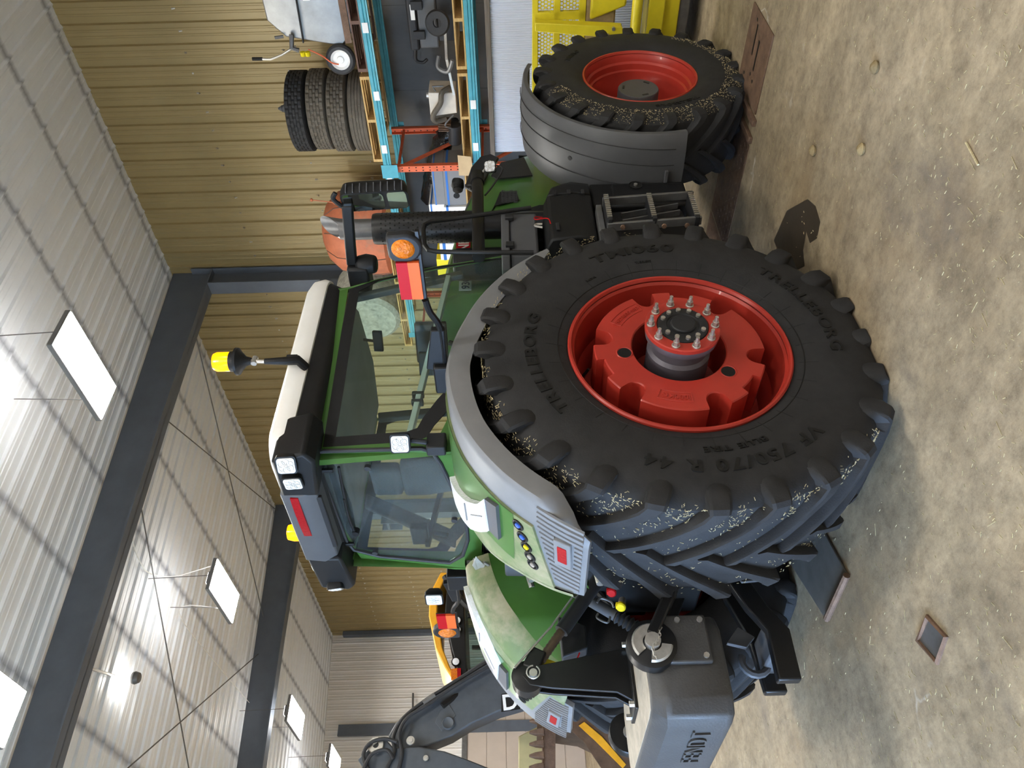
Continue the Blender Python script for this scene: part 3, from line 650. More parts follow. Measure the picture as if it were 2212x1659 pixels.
def carton(M_, w, d, h, lab, face='front', txt=True, hole=False, m='carton_white', grp=None):
    t = thing('film_carton', lab, 'carton', M_, grp)
    MB().bx(-w/2, w/2, -d/2, d/2, 0, h).build('box', m, t, bevel=.006)
    MB().bx(-w/2-.003, w/2+.003, -d/2-.003, d/2+.003, h*.80, h*.90).build('blue_band', 'carton_blue', t, smooth=False)
    if txt:
        q = MB(); q.text('SEAL', frame((-w*.30, -d/2-.002, h*.28), (0, -1, 0), (1, 0, 0)), h*.3, .002, .1, .01); q.build('lettering', 'carton_blue' if not hole else 'ink', t, smooth=False)
        q = MB(); q.text('FILM', frame((-w*.1, -d/2-.002, h*.10), (0, -1, 0), (1, 0, 0)), h*.11, .002); q.build('small_lettering', 'ink', t, smooth=False)
    if hole:
        q = MB(); 
        for x in (-w*.22, w*.22): MB().cyl((x, -d/2-.004, h*.45), (x, -d/2+.02, h*.45), min(.045, h*.16), 16).build('core_hole', 'plastic_black', t)
    return t
mat('carton_grey', (.20, .20, .205), .7, 0, .05, 3)
carton(BW @ TL(-6.80, 9.6, 2.452, 1), .62, .6, .33, 'white film carton with blue lettering lying on the lower pallet')
carton(BW @ TL(-6.2, 9.62, 2.452, 1), .56, .55, .30, 'grey film carton with two dark core holes facing out', txt=False, hole=True, m='carton_grey')
carton(BW @ TL(-6.2, 9.64, 2.753, 1), .56, .55, .16, 'flat grey film carton on top of the one with core holes', txt=False, hole=False, m='carton_grey')
carton(BW @ TL(-6.80, 9.66, 2.783, 2), .60, .55, .22, 'white film carton stacked on another white carton', txt=False)
carton(BW @ TL(-7.29, 9.56, 2.452, 0), .30, .5, .45, 'small white film carton with one core hole near the hood', txt=False, hole=True)
o = MB().bx(-7.94, -7.47, 9.36, 9.8, 2.452, 2.98).build('yellow_box', 'decal_yellow', bevel=.008); o.matrix_world = BW; tag(o, 'bright yellow cardboard box beside the cartons behind the exhaust', 'box')
# orange drum and mottled roll on the upper shelf of the left bay
t = dr_ = thing('orange_drum', 'large weathered orange drum on its pallet behind the exhaust stack', 'drum', BW @ TL(-7.35, 9.98, 3.68))
MB().lathe([(0, 0), (.62, 0), (.68, .06), (.70, .2), (.69, .5), (.62, .8), (.45, .98), (.25, 1.06), (0, 1.08)], 40).build('drum_body', 'tank_orange', t)
mb = MB()
for k in range(5):
    a = math.radians(195+k*36); mb.tube([Vector((math.cos(a)*r*1.004, math.sin(a)*r*1.004, z)) for r, z in ((.68, .06), (.70, .2), (.69, .5), (.62, .8), (.45, .98))], .008, 5)
mb.build('seam', 'wood_dark', t)
o = MB().lathe([(0, -.42), (.48, -.42), (.55, -.36), (.57, 0), (.55, .36), (.48, .42), (0, .42)], 36, frame((-8.66, 9.78, 4.245), (.12, 1, 0))).build('wrapped_roll', 'mottled'); o.matrix_world = BW; tag(o, 'mottled grey wrapped roll on the rack, seen through the cab glass', 'roll')
dupt(pp, BW @ TL(-8.66, 9.8, 3.545), 'pale wooden pallet under the mottled roll at the end of the rack', 'pallets on the rack')
o = MB().tube([Bq(722, 437, y=9.5), Bq(673, 432, y=9.5)], .008, 6).lathe([(0, -.025), (.02, -.015), (.025, 0), (.02, .015), (0, .025)], 10, Matrix.Translation(Bq(673, 432, y=9.5))).tube([Bq(722, 437, y=9.5), Bq(745, 440, y=9.8)], .03, 8).build('drum_lever', 'tank_orange', smooth=True); o.parent = dr_; o.matrix_parent_inverse = Matrix.Translation((7.35, -9.98, -3.68))
# white sheet stack in front of the rack
t = thing('sheet_stack', 'upright stack of white corrugated sheets with a grey plank on top', 'sheets', BW @ TL(-4.0, 8.35, 0))
MB().bx(-1.05, 1.2, .02, .5, .02, 2.0).build('stack_body', 'white_board', t, smooth=False)
q = MB()
P3 = [(-1.05+i*.0125, -.004 if i % 2 else .010) for i in range(181)]
q.loft([[Vector((x, y, z)) for x, y in P3] for z in (0.02, 2.0)], False, False, False); q.build('front_sheet', 'white_board', t, smooth=False)
mat('old_plank', (.15, .13, .11), .9, 0, .3, 12, stretch=(.3, 3, 8)); MB().bx(-1.08, 1.22, -.03, .52, 2.0, 2.055).build('plank', 'old_plank', t, bevel=.005)
# ================================================================== yellow header beyond the front wheel
HY = 7.4
t = thing('yellow_header', 'yellow harvest header with perforated guard plates behind the front wheel', 'header', BW @ TL(-3.07, HY, 0))
q = MB()   # guard frame
for x0, x1, z0, z1 in ((-1.42, 1.3, 1.535, 1.59), (-1.42, 1.3, 1.327, 1.387), (-1.42, 1.3, 1.09, 1.152), (-1.42, -1.37, 1.09, 1.57), (-.02, .055, 1.09, 1.57), (1.2, 1.3, 1.09, 1.57)): q.bx(x0, x1, -.02, .03, z0, z1)
q.build('guard_frame', 'header_yellow', t, bevel=.004)
def perf(x0, x1, z0, z1, p=.034, r=.0125):
    q = MB(); j = 0; z = z0+p*.5; nx = int((x1-x0)/p)
    while z < z1-p*.3:
        off = (p/2 if j % 2 else 0)
        for i in range(nx):
            cx_ = x0+p*(i+.5)+off
            sq = [(cx_+sx*p/2, z+sz*p*.433) for sx, sz in ((1, 0), (1, 1), (0, 1), (-1, 1), (-1, 0), (-1, -1), (0, -1), (1, -1))]
            ci = [(cx_+r*math.cos(math.radians(45*k)), z+r*math.sin(math.radians(45*k))) for k in range(8)]
            vs = [(a, 0, b) for a, b in sq]+[(a, 0, b) for a, b in ci]
            q.add(vs, [(k, (k+1) % 8, 8+(k+1) % 8, 8+k) for k in range(8)])
        z += p*.866; j += 1
    return q
for a, b in ((-1.37, -.02), (.055, 1.2)):
    for z0, z1 in ((1.387, 1.535), (1.152, 1.327)): perf(a, b, z0, z1).build('perforated_plate', 'header_yellow', t, smooth=False)
MB().slab([(-.06, -.16, 1.57), (.02, -.16, 1.57), (-.04, -.16, .76), (-.19, -.16, .70), (-.24, -.16, .76), (-.13, -.16, .94)], (0, .1, 0)).build('bracket_arm', 'header_yellow', t, bevel=.008)
q = MB()
for x, z in ((-.11, .89), (-.13, .80), (-.05, .84)): MB().cyl((x, -.18, z), (x, -.15, z), .018, 6).build('bolt', 'zinc', t)
MB().bx(-1.42, 1.3, -.02, .5, .81, 1.09).build('trough', 'header_dirt', t, bevel=.02)
MB().slab([(-.02, -.05, 1.05), (1.0, -.05, 1.05), (1.0, -.05, .72), (.1, -.05, .72)], (0, .12, 0)).build('side_plate', 'header_yellow', t, bevel=.02)
MB().cyl((-.82, -.1, .84), (-.82, .3, .84), .2, 24).build('drive_cover', 'header_yellow', t, bevel=.015)
MB().lathe([(.205, -.012), (.22, 0), (.205, .012)], 24, frame((-.82, -.1, .84), (0, 1, 0))).build('drive_belt', 'rubber', t)
MB().cyl((-1.1, -.12, .63), (1.3, -.12, .63), .05, 16).build('cross_tube', 'header_yellow', t)
MB().bx(-.38, -.22, -.176, -.17, .60, .66).build('paper_label', 'carton_white', t)
MB().bx(-1.3, 1.3, -.1, .2, .37, .52).bx(-1.3, 1.3, -.03, .3, .22, .37).build('lower_beam', 'header_yellow', t, bevel=.012)
MB().bx(-1.3, 1.3, .0, .6, .12, .22).bx(-1.1, -.98, .1, .22, 0, .15).bx(.9, 1.05, .1, .22, 0, .15).build('skid', 'steel_dark', t, bevel=.01)
# ================================================================== backhoe loader behind the tractor (hall frame, plane x = const seen from the right)
BX = -11.0
t = thing('backhoe_loader', 'backhoe loader with dark grey boom, yellow cab roof and rusty bucket behind the tractor', 'backhoe', BW @ Matrix.Translation((BX, 5.2, 0)))
O = Vector((BX, 5.2, 0))
def Q(px, py, dx=0): return Bq(px, py, x=BX+dx)-O
up_ = [(1075, 1405), (1000, 1455), (960, 1480), (925, 1510), (890, 1535), (855, 1560), (838, 1590)]
lo_ = [(870, 1620), (925, 1610), (975, 1590), (1020, 1562), (1080, 1535), (1150, 1515)]
pts = [Q(*p) for p in up_]+[Q(*p) for p in lo_]+[Q(1190, 1440)]
MB().slab(pts, (-.32, 0, 0)).build('boom', 'boom_grey', t, bevel=.02)
MB().slab([Q(*p, .004) for p in ((1083, 1499), (1083, 1538), (1200, 1520), (1200, 1480))], (-.006, 0, 0)).build('decal_panel', 'plastic_black', t, smooth=False)
q = MB(); o_ = Q(1088, 1534, .008); e_ = Q(1138, 1528, .008); xd = (e_-o_).normalized(); zd = Vector((1, 0, 0)); 
# letters run down the boom
q.text('DEERE', frame(o_, zd, xd), .30, .006, .12, .02); q.build('lettering', 'decal_white', t, smooth=False)
MB().slab([Q(*p, .01) for p in ((970, 1520), (985, 1545), (955, 1580), (940, 1560), (950, 1535))], (-.02, 0, 0)).build('boom_plate', 'boom_grey', t, bevel=.004)
pq = Q(968, 1562, .03); MB().lathe([(.0, .01), (.06, .01), (.075, .02), (.09, 0)], 20, frame(pq, (1, 0, 0))).build('boss', 'boom_grey', t)
dp = [Q(*p, .1) for p in ((828, 1590), (850, 1615), (905, 1612), (960, 1622), (1010, 1640), (1080, 1668), (1080, 1700), (980, 1690), (880, 1685), (790, 1665), (772, 1640), (800, 1612))]
MB().slab(dp, (-.5, 0, 0)).build('dipper_arm', 'boom_grey', t, bevel=.02)
for px, py, r in ((887, 1600, .055), (920, 1638, .035)): MB().lathe([(0, .04), (r*.55, .04), (r*.6, .02), (r, .02), (r*1.1, 0)], 18, frame(Q(px, py, .12), (1, 0, 0))).build('pivot_pin', 'zinc', t)
q = MB(); a = Q(812, 1610, .13); MB().lathe([(.04, .02), (.1, .02), (.11, 0)], 20, frame(a, (1, 0, 0))).build('link_plate', 'zinc', t)
for k, pth in enumerate((((1060, 1425), (960, 1487), (920, 1512), (870, 1552), (850, 1590), (852, 1625), (838, 1655), (828, 1680)), ((1075, 1430), (985, 1480), (925, 1522), (880, 1550), (862, 1585), (868, 1625), (862, 1660)), ((858, 1603), (830, 1596), (800, 1605), (785, 1630), (795, 1662)), ((850, 1640), (835, 1620), (805, 1628), (790, 1650), (782, 1672)))):
    MB().tube(smoothpath([Q(*p, .12+.03*k) for p in pth], 5), .026, 8).build('hydraulic_hose', 'rubber', t)
MB().cyl(Q(940, 1503, .12), Q(915, 1520, .12), .05, 10).build('hose_clamp', 'steel_dark', t)
MB().tube([Q(1150, 1440, -.1), Q(1020, 1480, -.1), Q(955, 1525, .02)], .045, 10).build('boom_cylinder', 'paint_black', t)
# cab
cx0 = -13.4+11.0
def QC(px, py, x=-12.4): return Bq(px, py, x=x)-O
rf = [QC(952, 1236), QC(928, 1282), QC(926, 1330), QC(940, 1400), QC(960, 1440), QC(980, 1472)]
q = MB(); rf2 = [QC(968, 1236), QC(945, 1282), QC(944, 1330), QC(956, 1400), QC(972, 1440), QC(988, 1470)]
q.slab(rf+rf2[::-1], (-1.5, 0, 0)); q.build('cab_roof', 'deere_yellow', t, bevel=.02)
q = MB(); q.slab([QC(968, 1240), QC(960, 1330), QC(975, 1400), QC(992, 1462), QC(1010, 1455), QC(1004, 1340), QC(1000, 1240)], (-1.4, 0, 0)); q.build('roof_liner', 'plastic_black', t, bevel=.02)
for a, b in (((1000, 1245), (1200, 1260)), ((1010, 1330), (1220, 1330)), ((1012, 1450), (1230, 1440))):
    for dx in (0, -1.3):
        v = Vector((dx, 0, 0)); MB().bar(QC(*a)+v, QC(*b)+v, .07, .07, (1, 0, 0)).build('cab_post', 'plastic_black', t, bevel=.01)
MB().slab([QC(1005, 1255), QC(1005, 1445), QC(1200, 1435), QC(1200, 1265)], (-.01, 0, 0)).build('cab_window', 'dark_glass', t, smooth=False)
MB().slab([QC(1200, 1230), QC(1200, 1470), QC(1330, 1450), QC(1330, 1240)], (-1.5, 0, 0)).build('cab_base', 'deere_yellow', t, bevel=.03)
MB().slab([QC(1055, 1360), QC(1055, 1420), QC(1150, 1415), QC(1150, 1355)], (-.15, 0, 0)).build('seat', 'seat_cloth', t, bevel=.03, M=Matrix.Translation((-.6, 0, 0)))
for px, py in ((988, 1343), (988, 1363), (985, 1432)):
    p = QC(px, py)+Vector((.05, 0, 0)); q = MB(); q.lathe([(0, .02), (.06, .015), (.075, -.02), (.05, -.09), (0, -.1)], 16, frame(p, (1, -.2, -.1))); w_ = q.build('work_lamp', 'plastic_black', t); 
    MB().lathe([(0, .026), (.055, .02)], 16, frame(p, (1, -.2, -.1))).build('lamp_lens', 'lens_white', w_)
MB().slab([QC(975, 1447), QC(975, 1470), QC(988, 1469), QC(988, 1446)], (.05, 0, 0)).build('turn_lamp', 'lens_amber', t)
MB().slab([QC(988, 1446), QC(988, 1469), QC(996, 1468), QC(996, 1446)], (.05, 0, 0)).build('tail_lamp', 'lens_red', t)
MB().tube(smoothpath([QC(960, 1245, -12.2), QC(985, 1280, -12.2), QC(1010, 1310, -12.2), QC(1050, 1330, -12.2), QC(1140, 1340, -12.2)]), .05, 8).build('fender_bow', 'plastic_dark', t)
# bucket, opening towards the tractor, teeth up
def QB(px, py, y=4.0): return Bq(px, py, y=y)-O
bp_ = [(1175, 1548), (1215, 1562), (1262, 1605), (1300, 1662), (1330, 1760), (1400, 1760), (1392, 1650), (1370, 1580), (1320, 1545), (1250, 1530)]
q = MB(); BXk = -12.6
def QK(px, py, x=BXk): return Bq(px, py, x=x)-O
sec = [(1160, 1548), (1195, 1546), (1260, 1550), (1330, 1580), (1372, 1640), (1380, 1740)]
inn = [(1160, 1552), (1195, 1552), (1255, 1560), (1318, 1590), (1356, 1650), (1362, 1740)]
rr_ = [QK(*p) for p in sec]+[QK(*p) for p in inn[::-1]]
MB().slab(rr_, (-1.2, 0, 0)).build('bucket_shell', 'bucket_brown', t, bevel=.004)
MB().slab([QK(*p) for p in ((1170, 1556), (1215, 1562), (1262, 1605), (1300, 1662), (1350, 1760), (1400, 1760), (1378, 1640), (1330, 1580), (1260, 1550), (1195, 1546))], (.03, 0, 0)).build('bucket_side', 'bucket_brown', t, bevel=.004)
MB().slab([QK(*p, x=BXk+.04) for p in ((1250, 1568), (1285, 1600), (1345, 1660), (1352, 1652), (1300, 1592), (1262, 1560))], (.012, 0, 0)).build('side_wear_strip', 'deere_yellow', t)
MB().slab([QK(*p) for p in ((1172, 1556), (1172, 1760), (1200, 1760), (1200, 1556))], (-1.2, 0, 0)).build('cutting_lip', 'rust', t, M=Matrix.Translation((-.02, 0, 0)))
tk = None
for k in range(6):
    a = QK(1171, 1557+k*25)
    q = MB(); f_ = frame(a, (0, 0, 1), (1, 0, 0)); q.loft([[f_ @ Vector(v) for v in r] for r in ([(-.07, -.05, -.03), (.07, -.05, -.03), (.07, .05, -.03), (-.07, .05, -.03)], [(-.06, -.035, .1), (.06, -.035, .1), (.06, .035, .1), (-.06, .035, .1)], [(-.03, -.012, .2), (.03, -.012, .2), (.03, .012, .2), (-.03, .012, .2)])])
    q.build('bucket_tooth', 'rust', t, bevel=.008)
# undercarriage: loader frame and wheels resting on the floor (mostly hidden by the tractor)
MB().bx(-2.6, -.9, -.6, 2.6, .5, 1.1).build('chassis', 'deere_yellow', t, bevel=.03)
for x in (-2.75, -.75):
    for y, r in ((0.1, .68), (2.3, .5)): MB().lathe([(.25, -.18), (r*.9, -.2), (r, -.14), (r, .14), (r*.9, .2), (.25, .18)], 28, frame((x, y, r), (1, 0, 0)), True).build('wheel', 'tyre_black', t)
mat('cream_panel', (.50, .44, .22), .6, 0, .1, 4)
# pale block stack beside the backhoe bucket
MB().slab([QK(1120, 1590, -14.5), QK(1120, 1760, -14.5), QK(1180, 1760, -14.5), QK(1180, 1560, -14.5)], (-.6, 0, 0)).build('loader_arm', 'cream_panel', t, bevel=.02)
# ================================================================== the tractor
TR = thing('tractor', 'large green tractor with red wheels, grey fenders and white cab roof', 'tractor')
HZ = .9895
def mirror_y(mb):
    q = MB(); q.v = [(a, -b, c) for a, b, c in mb.v]; q.f = [tuple(reversed(f)) for f in mb.f]; q.m = list(mb.m); return q
def both(mb, name, mats, parent=None, **kw):
    return mb.build(name, mats, parent or TR, **kw), mirror_y(mb).build(name, mats, parent or TR, **kw)
RX = Matrix(((1, 0, 0, 0), (0, 0, -1, 0), (0, 1, 0, HZ), (0, 0, 0, 1)))    # local z = outward to the tractor's right
# ---- rear tyre
YC = .965                                                                  # tyre centre plane (local z)
SW = [(.575, .335), (.60, .352), (.66, .372), (.74, .388), (.82, .392), (.90, .385), (.96, .372), (1.0, .355), (1.022, .33)]
def swz(r, sw, yc):
    for (r0, h0), (r1, h1) in zip(sw, sw[1:]):
        if r0 <= r <= r1: return yc+h0+(h1-h0)*(r-r0)/(r1-r0)
    return yc+sw[-1][1]
def tyre(sw, yc, rb, rt, nl, lugw, dphi, hubz, hw, shoulder, n=96, flip=1):
    mb = MB(); pr = [(r, yc+h) for r, h in sw]+[(rb+.012, yc+hw*.7), (rb+.018, yc+hw*.35), (rb+.02, yc)]
    pr = pr+[(r, 2*yc-h) for r, h in reversed(pr[:-1])]
    mb.lathe(pr, n)
    for side in (1, -1):
        for k in range(nl):
            a0 = math.radians(360/nl*(k+(.5 if side < 0 else 0)))
            st = []
            N = 9
            for i in range(N):
                u = i/(N-1); ax = hw*1.0*(1-u)-.03*u
                sh = dphi*(u**1.25)
                st.append((ax, sh, rt+(-.004 if u < .1 else .004*u), rb+.0, lugw*(1.25-.45*u)))
            # run down over the shoulder
            s0, s1 = shoulder; dr = rt-s0[1]
            st = [(s0[0], -.012, s0[1], s0[1]-.03, lugw*.5), (s0[0]+.012, -.012, s0[1]+dr*.16, s0[1]-.02, lugw*1.25), (s1[0], -.010, s0[1]+dr*.36, s0[1]-.01, lugw*1.62), (s1[0]+.001, -.006, s0[1]+dr*.62, s0[1], lugw*1.66), (s1[0]-.008, 0, s0[1]+dr*.86, s0[1], lugw*1.55), (s1[0]-.026, .002, rt-.008, rb-.05, lugw*1.42)]+st[1:]
            rings = []
            for i, (ax, sh, top, base, w_) in enumerate(st):
                z = yc+side*ax; c = a0-sh
                zz = (lambda r_: z)
                wb = w_*1.35
                if i < 6:
                    zi = yc+side*(ax-.05); zm = yc+side*(ax-.008)
                    pts = [(base, c-wb/2/rb, zi), (top-.006, c-w_/2/rb, zm), (top, c-w_*.36/rb, z), (top, c+w_*.36/rb, z), (top-.006, c+w_/2/rb, zm), (base, c+wb/2/rb, zi)]
                else: pts = [(base, c-wb/2/rb, z), (top-.010, c-w_*.54/rb, z), (top, c-w_*.40/rb, z), (top, c+w_*.40/rb, z), (top-.010, c+w_*.54/rb, z), (base, c+wb/2/rb, z)]
                rings.append([Vector((r*math.cos(a), r*math.sin(a), q)) for r, a, q in pts])
            mb.loft(rings)
    mb.v = [(x, max(y, -hubz+.006), z) for x, y, z in mb.v]
    return mb
rty = tyre(SW, YC, 1.022, 1.083, 24, .062, math.radians(24), HZ, .375, [(.378, .90), (.399,)])
o = rty.build('rear_tyre', 'tyre_black', TR, ang=30, M=RX); o['label'] = 'rear tyre with deep curved lugs and moulded lettering'; RTY = o
LXM = Matrix(((1, 0, 0, 0), (0, 0, 1, 0), (0, 1, 0, HZ), (0, 0, 0, 1)))
o2 = dup(o, LXM, TR); o2['label'] = 'far rear tyre beyond the ballast block'
q = MB(); hf = lambda r: swz(r, SW, YC)+.0015
for s_, rad, an, sz, xs in (('TRELLEBORG', .755, 99, .086, 1.3), ('TM1060', .770, 11, .096, 1.55), ('TRELLEBORG', .770, -71, .086, 1.3), ('VF 750/70 R 44', .79, 190, .092, 1.2), ('BLUE TIRE', .705, 191, .05, 1.2)):
    q.ctext(s_, Matrix(), rad, math.radians(an), sz, .010, .13, .022, xs, hf)
q.ctext('RADIAL', Matrix(), .68, math.radians(37), .02, .004, .1, 0, 1, hf); q.ctext('TUBELESS', Matrix(), .69, math.radians(8), .022, .004, .1, 0, 1, hf)
q.build('lettering', 'letter_black', o, ang=40)
q = MB()
for k in range(30):
    a = math.radians(k*12+4); q.tube([Vector((r*math.cos(a), r*math.sin(a), swz(r, SW, YC)-.0012)) for r in (.61, .66, .70)], .003, 4)
q.lathe([(.632, swz(.632, SW, YC)-.001), (.636, swz(.636, SW, YC)+.003), (.64, swz(.64, SW, YC)-.001)], 90)
q.build('moulding_line', 'letter_black', o)
# straw stuck in the tread
q = MB(); rnd = random.Random(11)
for i in range(2600):
    a = math.radians(rnd.uniform(20, 235)); z = YC+rnd.uniform(-.36, .37); r = 1.036+rnd.uniform(0, .006)
    if rnd.random() < .3: r = 1.04; z = YC+rnd.uniform(.2, .37)
    f_ = frame((r*math.cos(a), r*math.sin(a), z), (math.cos(a), math.sin(a), 0), (0, 0, 1)) @ Matrix.Rotation(rnd.uniform(0, 3.1), 4, 'Z') @ Matrix.Rotation(rnd.uniform(-.3, .3), 4, 'Y')
    l = rnd.uniform(.006, .02); q.bx(-l/2, l/2, -.001, .001, 0, .0022, f_)
for k in range(24):                                       # tufts on the shoulders between lugs
    a0 = math.radians(k*15+7.5)
    if math.degrees(a0) > 240: continue
    for i in range(16):
        a = a0+rnd.uniform(-.045, .045); r = rnd.uniform(1.0, 1.035); z = YC+.345+rnd.uniform(-.05, .02)-(r-1.0)*.6
        f_ = frame((r*math.cos(a), r*math.sin(a), z+.012), (math.cos(a)*.5, math.sin(a)*.5, 1), (0, 1, .2)) @ Matrix.Rotation(rnd.uniform(0, 6), 4, 'Z'); l = rnd.uniform(.006, .018); q.bx(-l/2, l/2, -.001, .001, 0, .0022, f_)
tag(q.build('straw_bits', 'straw', RTY, smooth=False), kind='stuff')
# ---- rear rim, wheel weight, hub
FZ = 1.32
rim = MB().lathe([(.558, FZ-.01), (.566, FZ+.006), (.576, FZ+.008), (.584, FZ), (.584, FZ-.02), (.575, FZ-.035), (.56, FZ-.02), (.548, FZ-.035), (.544, FZ-.12), (.532, FZ-.15), (.530, FZ-.26), (.50, FZ-.30), (.495, FZ-.42), (.40, FZ-.46), (.2, FZ-.46)], 96).build('rear_rim', 'paint_red', TR, M=RX)
dup(rim, LXM, TR)
MB().tube([Vector((.512*math.cos(a), .512*math.sin(a), FZ-.2)) if i < 1 else Vector((.47*math.cos(a), .47*math.sin(a), FZ-.13)) for i, a in enumerate((math.radians(93), math.radians(93)))], .008, 8).build('valve_stem', 'plastic_black', rim)
def wheel_weight():
    mb = MB(); N = 720; zo, zi = FZ-.005, FZ-.27; R0, R1 = .245, .447
    def rho(d):
        r = R1
        for k in range(6):
            da = (d-18-60*k+180) % 360-180
            if abs(da) < 7.6:
                xx = abs(da)/7.6; r = min(r, .352+.055*(1-math.sqrt(max(0, 1-xx*xx))))
        for k in range(3):
            da = (d-349-120*k+180) % 360-180
            if abs(da) < 8.5: r = min(r, .408)
        return r
    outs = [rho(360*k/N) for k in range(N)]
    rings = []
    for k in range(N):
        a = 2*math.pi*k/N; c, s = math.cos(a), math.sin(a); r = outs[k]
        rings.append([Vector((rr*c, rr*s, z)) for rr, z in ((R0, zi), (R0, zo-.006), (R0+.006, zo), (.30, zo), (max(.31, r-.006), zo), (r, zo-.006), (r, zi))])
    mb.loft(rings, False, True, True); return mb
ww = wheel_weight().build('wheel_weight', 'paint_red', rim, ang=30); ww['label'] = 'red cast wheel weight with notches, marked 1000KG'
dup(ww, None, bpy.data.objects['rear_rim.001'])
for an in (97, 229, 349):
    a = math.radians(an); c = Vector((.292*math.cos(a), .292*math.sin(a), FZ-.004)); MB().lathe([(0, 0), (.037, 0), (.037, .0012)], 20, Matrix.Translation(c)).build('lifting_hole', 'plastic_black', rim)
    MB().lathe([(.036, 0), (.04, .003), (.045, .0)], 24, Matrix.Translation(c)).build('hole_rim', 'paint_red', rim)
for an, w_, s_, sz in ((168, .155, '1000KG', .042), (43, .19, 'M530800040170', .032)):
    q = MB(); rr = .345
    for i in range(17):
        pass
    a0, a1 = math.radians(an)-w_/rr/2, math.radians(an)+w_/rr/2
    for r in (rr-.012, rr+.05): q.tube([Vector((r*math.cos(a0+(a1-a0)*i/10), r*math.sin(a0+(a1-a0)*i/10), FZ-.004)) for i in range(11)], .003, 5)
    for a in (a0, a1): q.tube([Vector((r*math.cos(a), r*math.sin(a), FZ-.004)) for r in (rr-.012, rr+.05)], .003, 5)
    q.ctext(s_, Matrix.Translation((0, 0, FZ-.003)), rr+.006, math.radians(an), sz, .006, .1)
    q.build('cast_lettering', 'paint_red', rim)
hub = MB().lathe([(.165, FZ-.42), (.165, FZ-.02), (.15, FZ), (.15, FZ+.05), (.185, FZ+.08), (.192, FZ+.12), (.19, FZ+.128)], 48); mat('hub_grey', (.11, .10, .12), .5, .3, .2, 8)
ho = hub.build('wheel_hub', 'hub_grey', TR, M=RX); dup(ho, LXM, TR)
MB().lathe([(.192, FZ+.120), (.193, FZ+.142), (.187, FZ+.147), (.135, FZ+.147), (.13, FZ+.14)], 48).build('hub_flange', 'paint_red', ho)
MB().lathe([(.132, FZ+.138), (.128, FZ+.150), (.085, FZ+.152), (.08, FZ+.146), (.066, FZ+.146), (.064, FZ+.158), (.058, FZ+.163), (0, FZ+.164)], 48).build('planet_cover', 'plastic_dark', ho)
nut = None
for k in range(10):
    a = math.radians(36*k+14); M_ = Matrix.Translation((.163*math.cos(a), .163*math.sin(a), FZ+.147))
    if nut is None:
        q = MB(); q.lathe([(0, 0), (.0215, 0), (.021, .006), (.017, .008)], 16).cyl((0, 0, .006), (0, 0, .03), .0165, 6).cyl((0, 0, .03), (0, 0, .06), .0105, 10, .009); nut = q.build('wheel_nut', 'zinc', ho, M=M_)
    else: dup(nut, M_, ho)
bo = None
for k in range(12):
    if k in (3, 9): continue
    a = math.radians(30*k+4); M_ = Matrix.Translation((.106*math.cos(a), .106*math.sin(a), FZ+.151))
    if bo is None: bo = MB().cyl((0, 0, 0), (0, 0, .013), .0125, 8).build('cover_bolt', 'zinc', ho, M=M_)
    else: dup(bo, M_, ho)
# ---- front wheels
FXc, FHZ, FF = 3.075, .788, 1.365
FRX = Matrix(((1, 0, 0, FXc), (0, 0, -1, 0), (0, 1, 0, FHZ), (0, 0, 0, 1))); FLX = Matrix(((1, 0, 0, FXc), (0, 0, 1, 0), (0, 1, 0, FHZ), (0, 0, 0, 1)))
SWF = [(.45, .262), (.48, .28), (.54, .30), (.62, .31), (.69, .305), (.745, .295), (.78, .28), (.80, .26)]
YF = FF-.265
fty = tyre(SWF, YF, .80, .852, 21, .055, math.radians(26), FHZ, .30, [(.300, .69), (.318,)])
fo = fty.build('front_tyre', 'tyre_black', TR, ang=30, M=FRX); dup(fo, FLX, TR); fo['label'] = 'smaller front tyre dusted with chaff'
q = MB(); hf2 = lambda r: swz(r, SWF, YF)+.0015
q.ctext('TRELLEBORG', Matrix(), .585, math.radians(200), .055, .007, .13, .01, 1, hf2); q.ctext('TM1060', Matrix(), .585, math.radians(60), .055, .007, .13, .01, 1.1, hf2); q.build('lettering', 'letter_black', fo)
q = MB(); rnd = random.Random(12)
for i in range(2600):
    an = rnd.uniform(110, 330); a = math.radians(an); r = rnd.uniform(.66, .80); z = swz(r, SWF, YF)+.002+rnd.uniform(0, .006)
    if rnd.random() < .4: r = rnd.uniform(.76, .80); z = YF+rnd.uniform(.2, .29)
    f_ = frame((r*math.cos(a), r*math.sin(a), z), (0, 0, 1)) @ Matrix.Rotation(rnd.uniform(0, 6.2), 4, 'Z') @ Matrix.Rotation(rnd.uniform(-.5, .5), 4, 'Y'); l = rnd.uniform(.004, .014); q.bx(-l/2, l/2, -.0008, .0008, 0, .002, f_)
tag(q.build('chaff', 'straw', fo, smooth=False), kind='stuff')
fr_ = MB().lathe([(.435, FF-.01), (.443, FF+.006), (.452, FF+.008), (.459, FF), (.459, FF-.02), (.45, FF-.035), (.436, FF-.015), (.425, FF-.04), (.42, FF-.07), (.405, FF-.085), (.40, FF-.13), (.385, FF-.14), (.38, FF-.2), (.365, FF-.22), (.36, FF-.28), (.34, FF-.33), (.2, FF-.345), (.1, FF-.345)], 80).build('front_rim', 'paint_red', TR, M=FRX); dup(fr_, FLX, TR)
MB().cyl((.40*math.cos(1.75), .40*math.sin(1.75), FF-.11), (.36*math.cos(1.75), .36*math.sin(1.75), FF-.09), .008, 8).build('valve_stem', 'plastic_black', fr_)
fh = MB().lathe([(.165, FF-.34), (.165, FF-.115), (.158, FF-.105), (0, FF-.105)], 40).build('front_hub', 'plastic_grey', TR, M=FRX); dup(fh, FLX, TR)
q = MB()
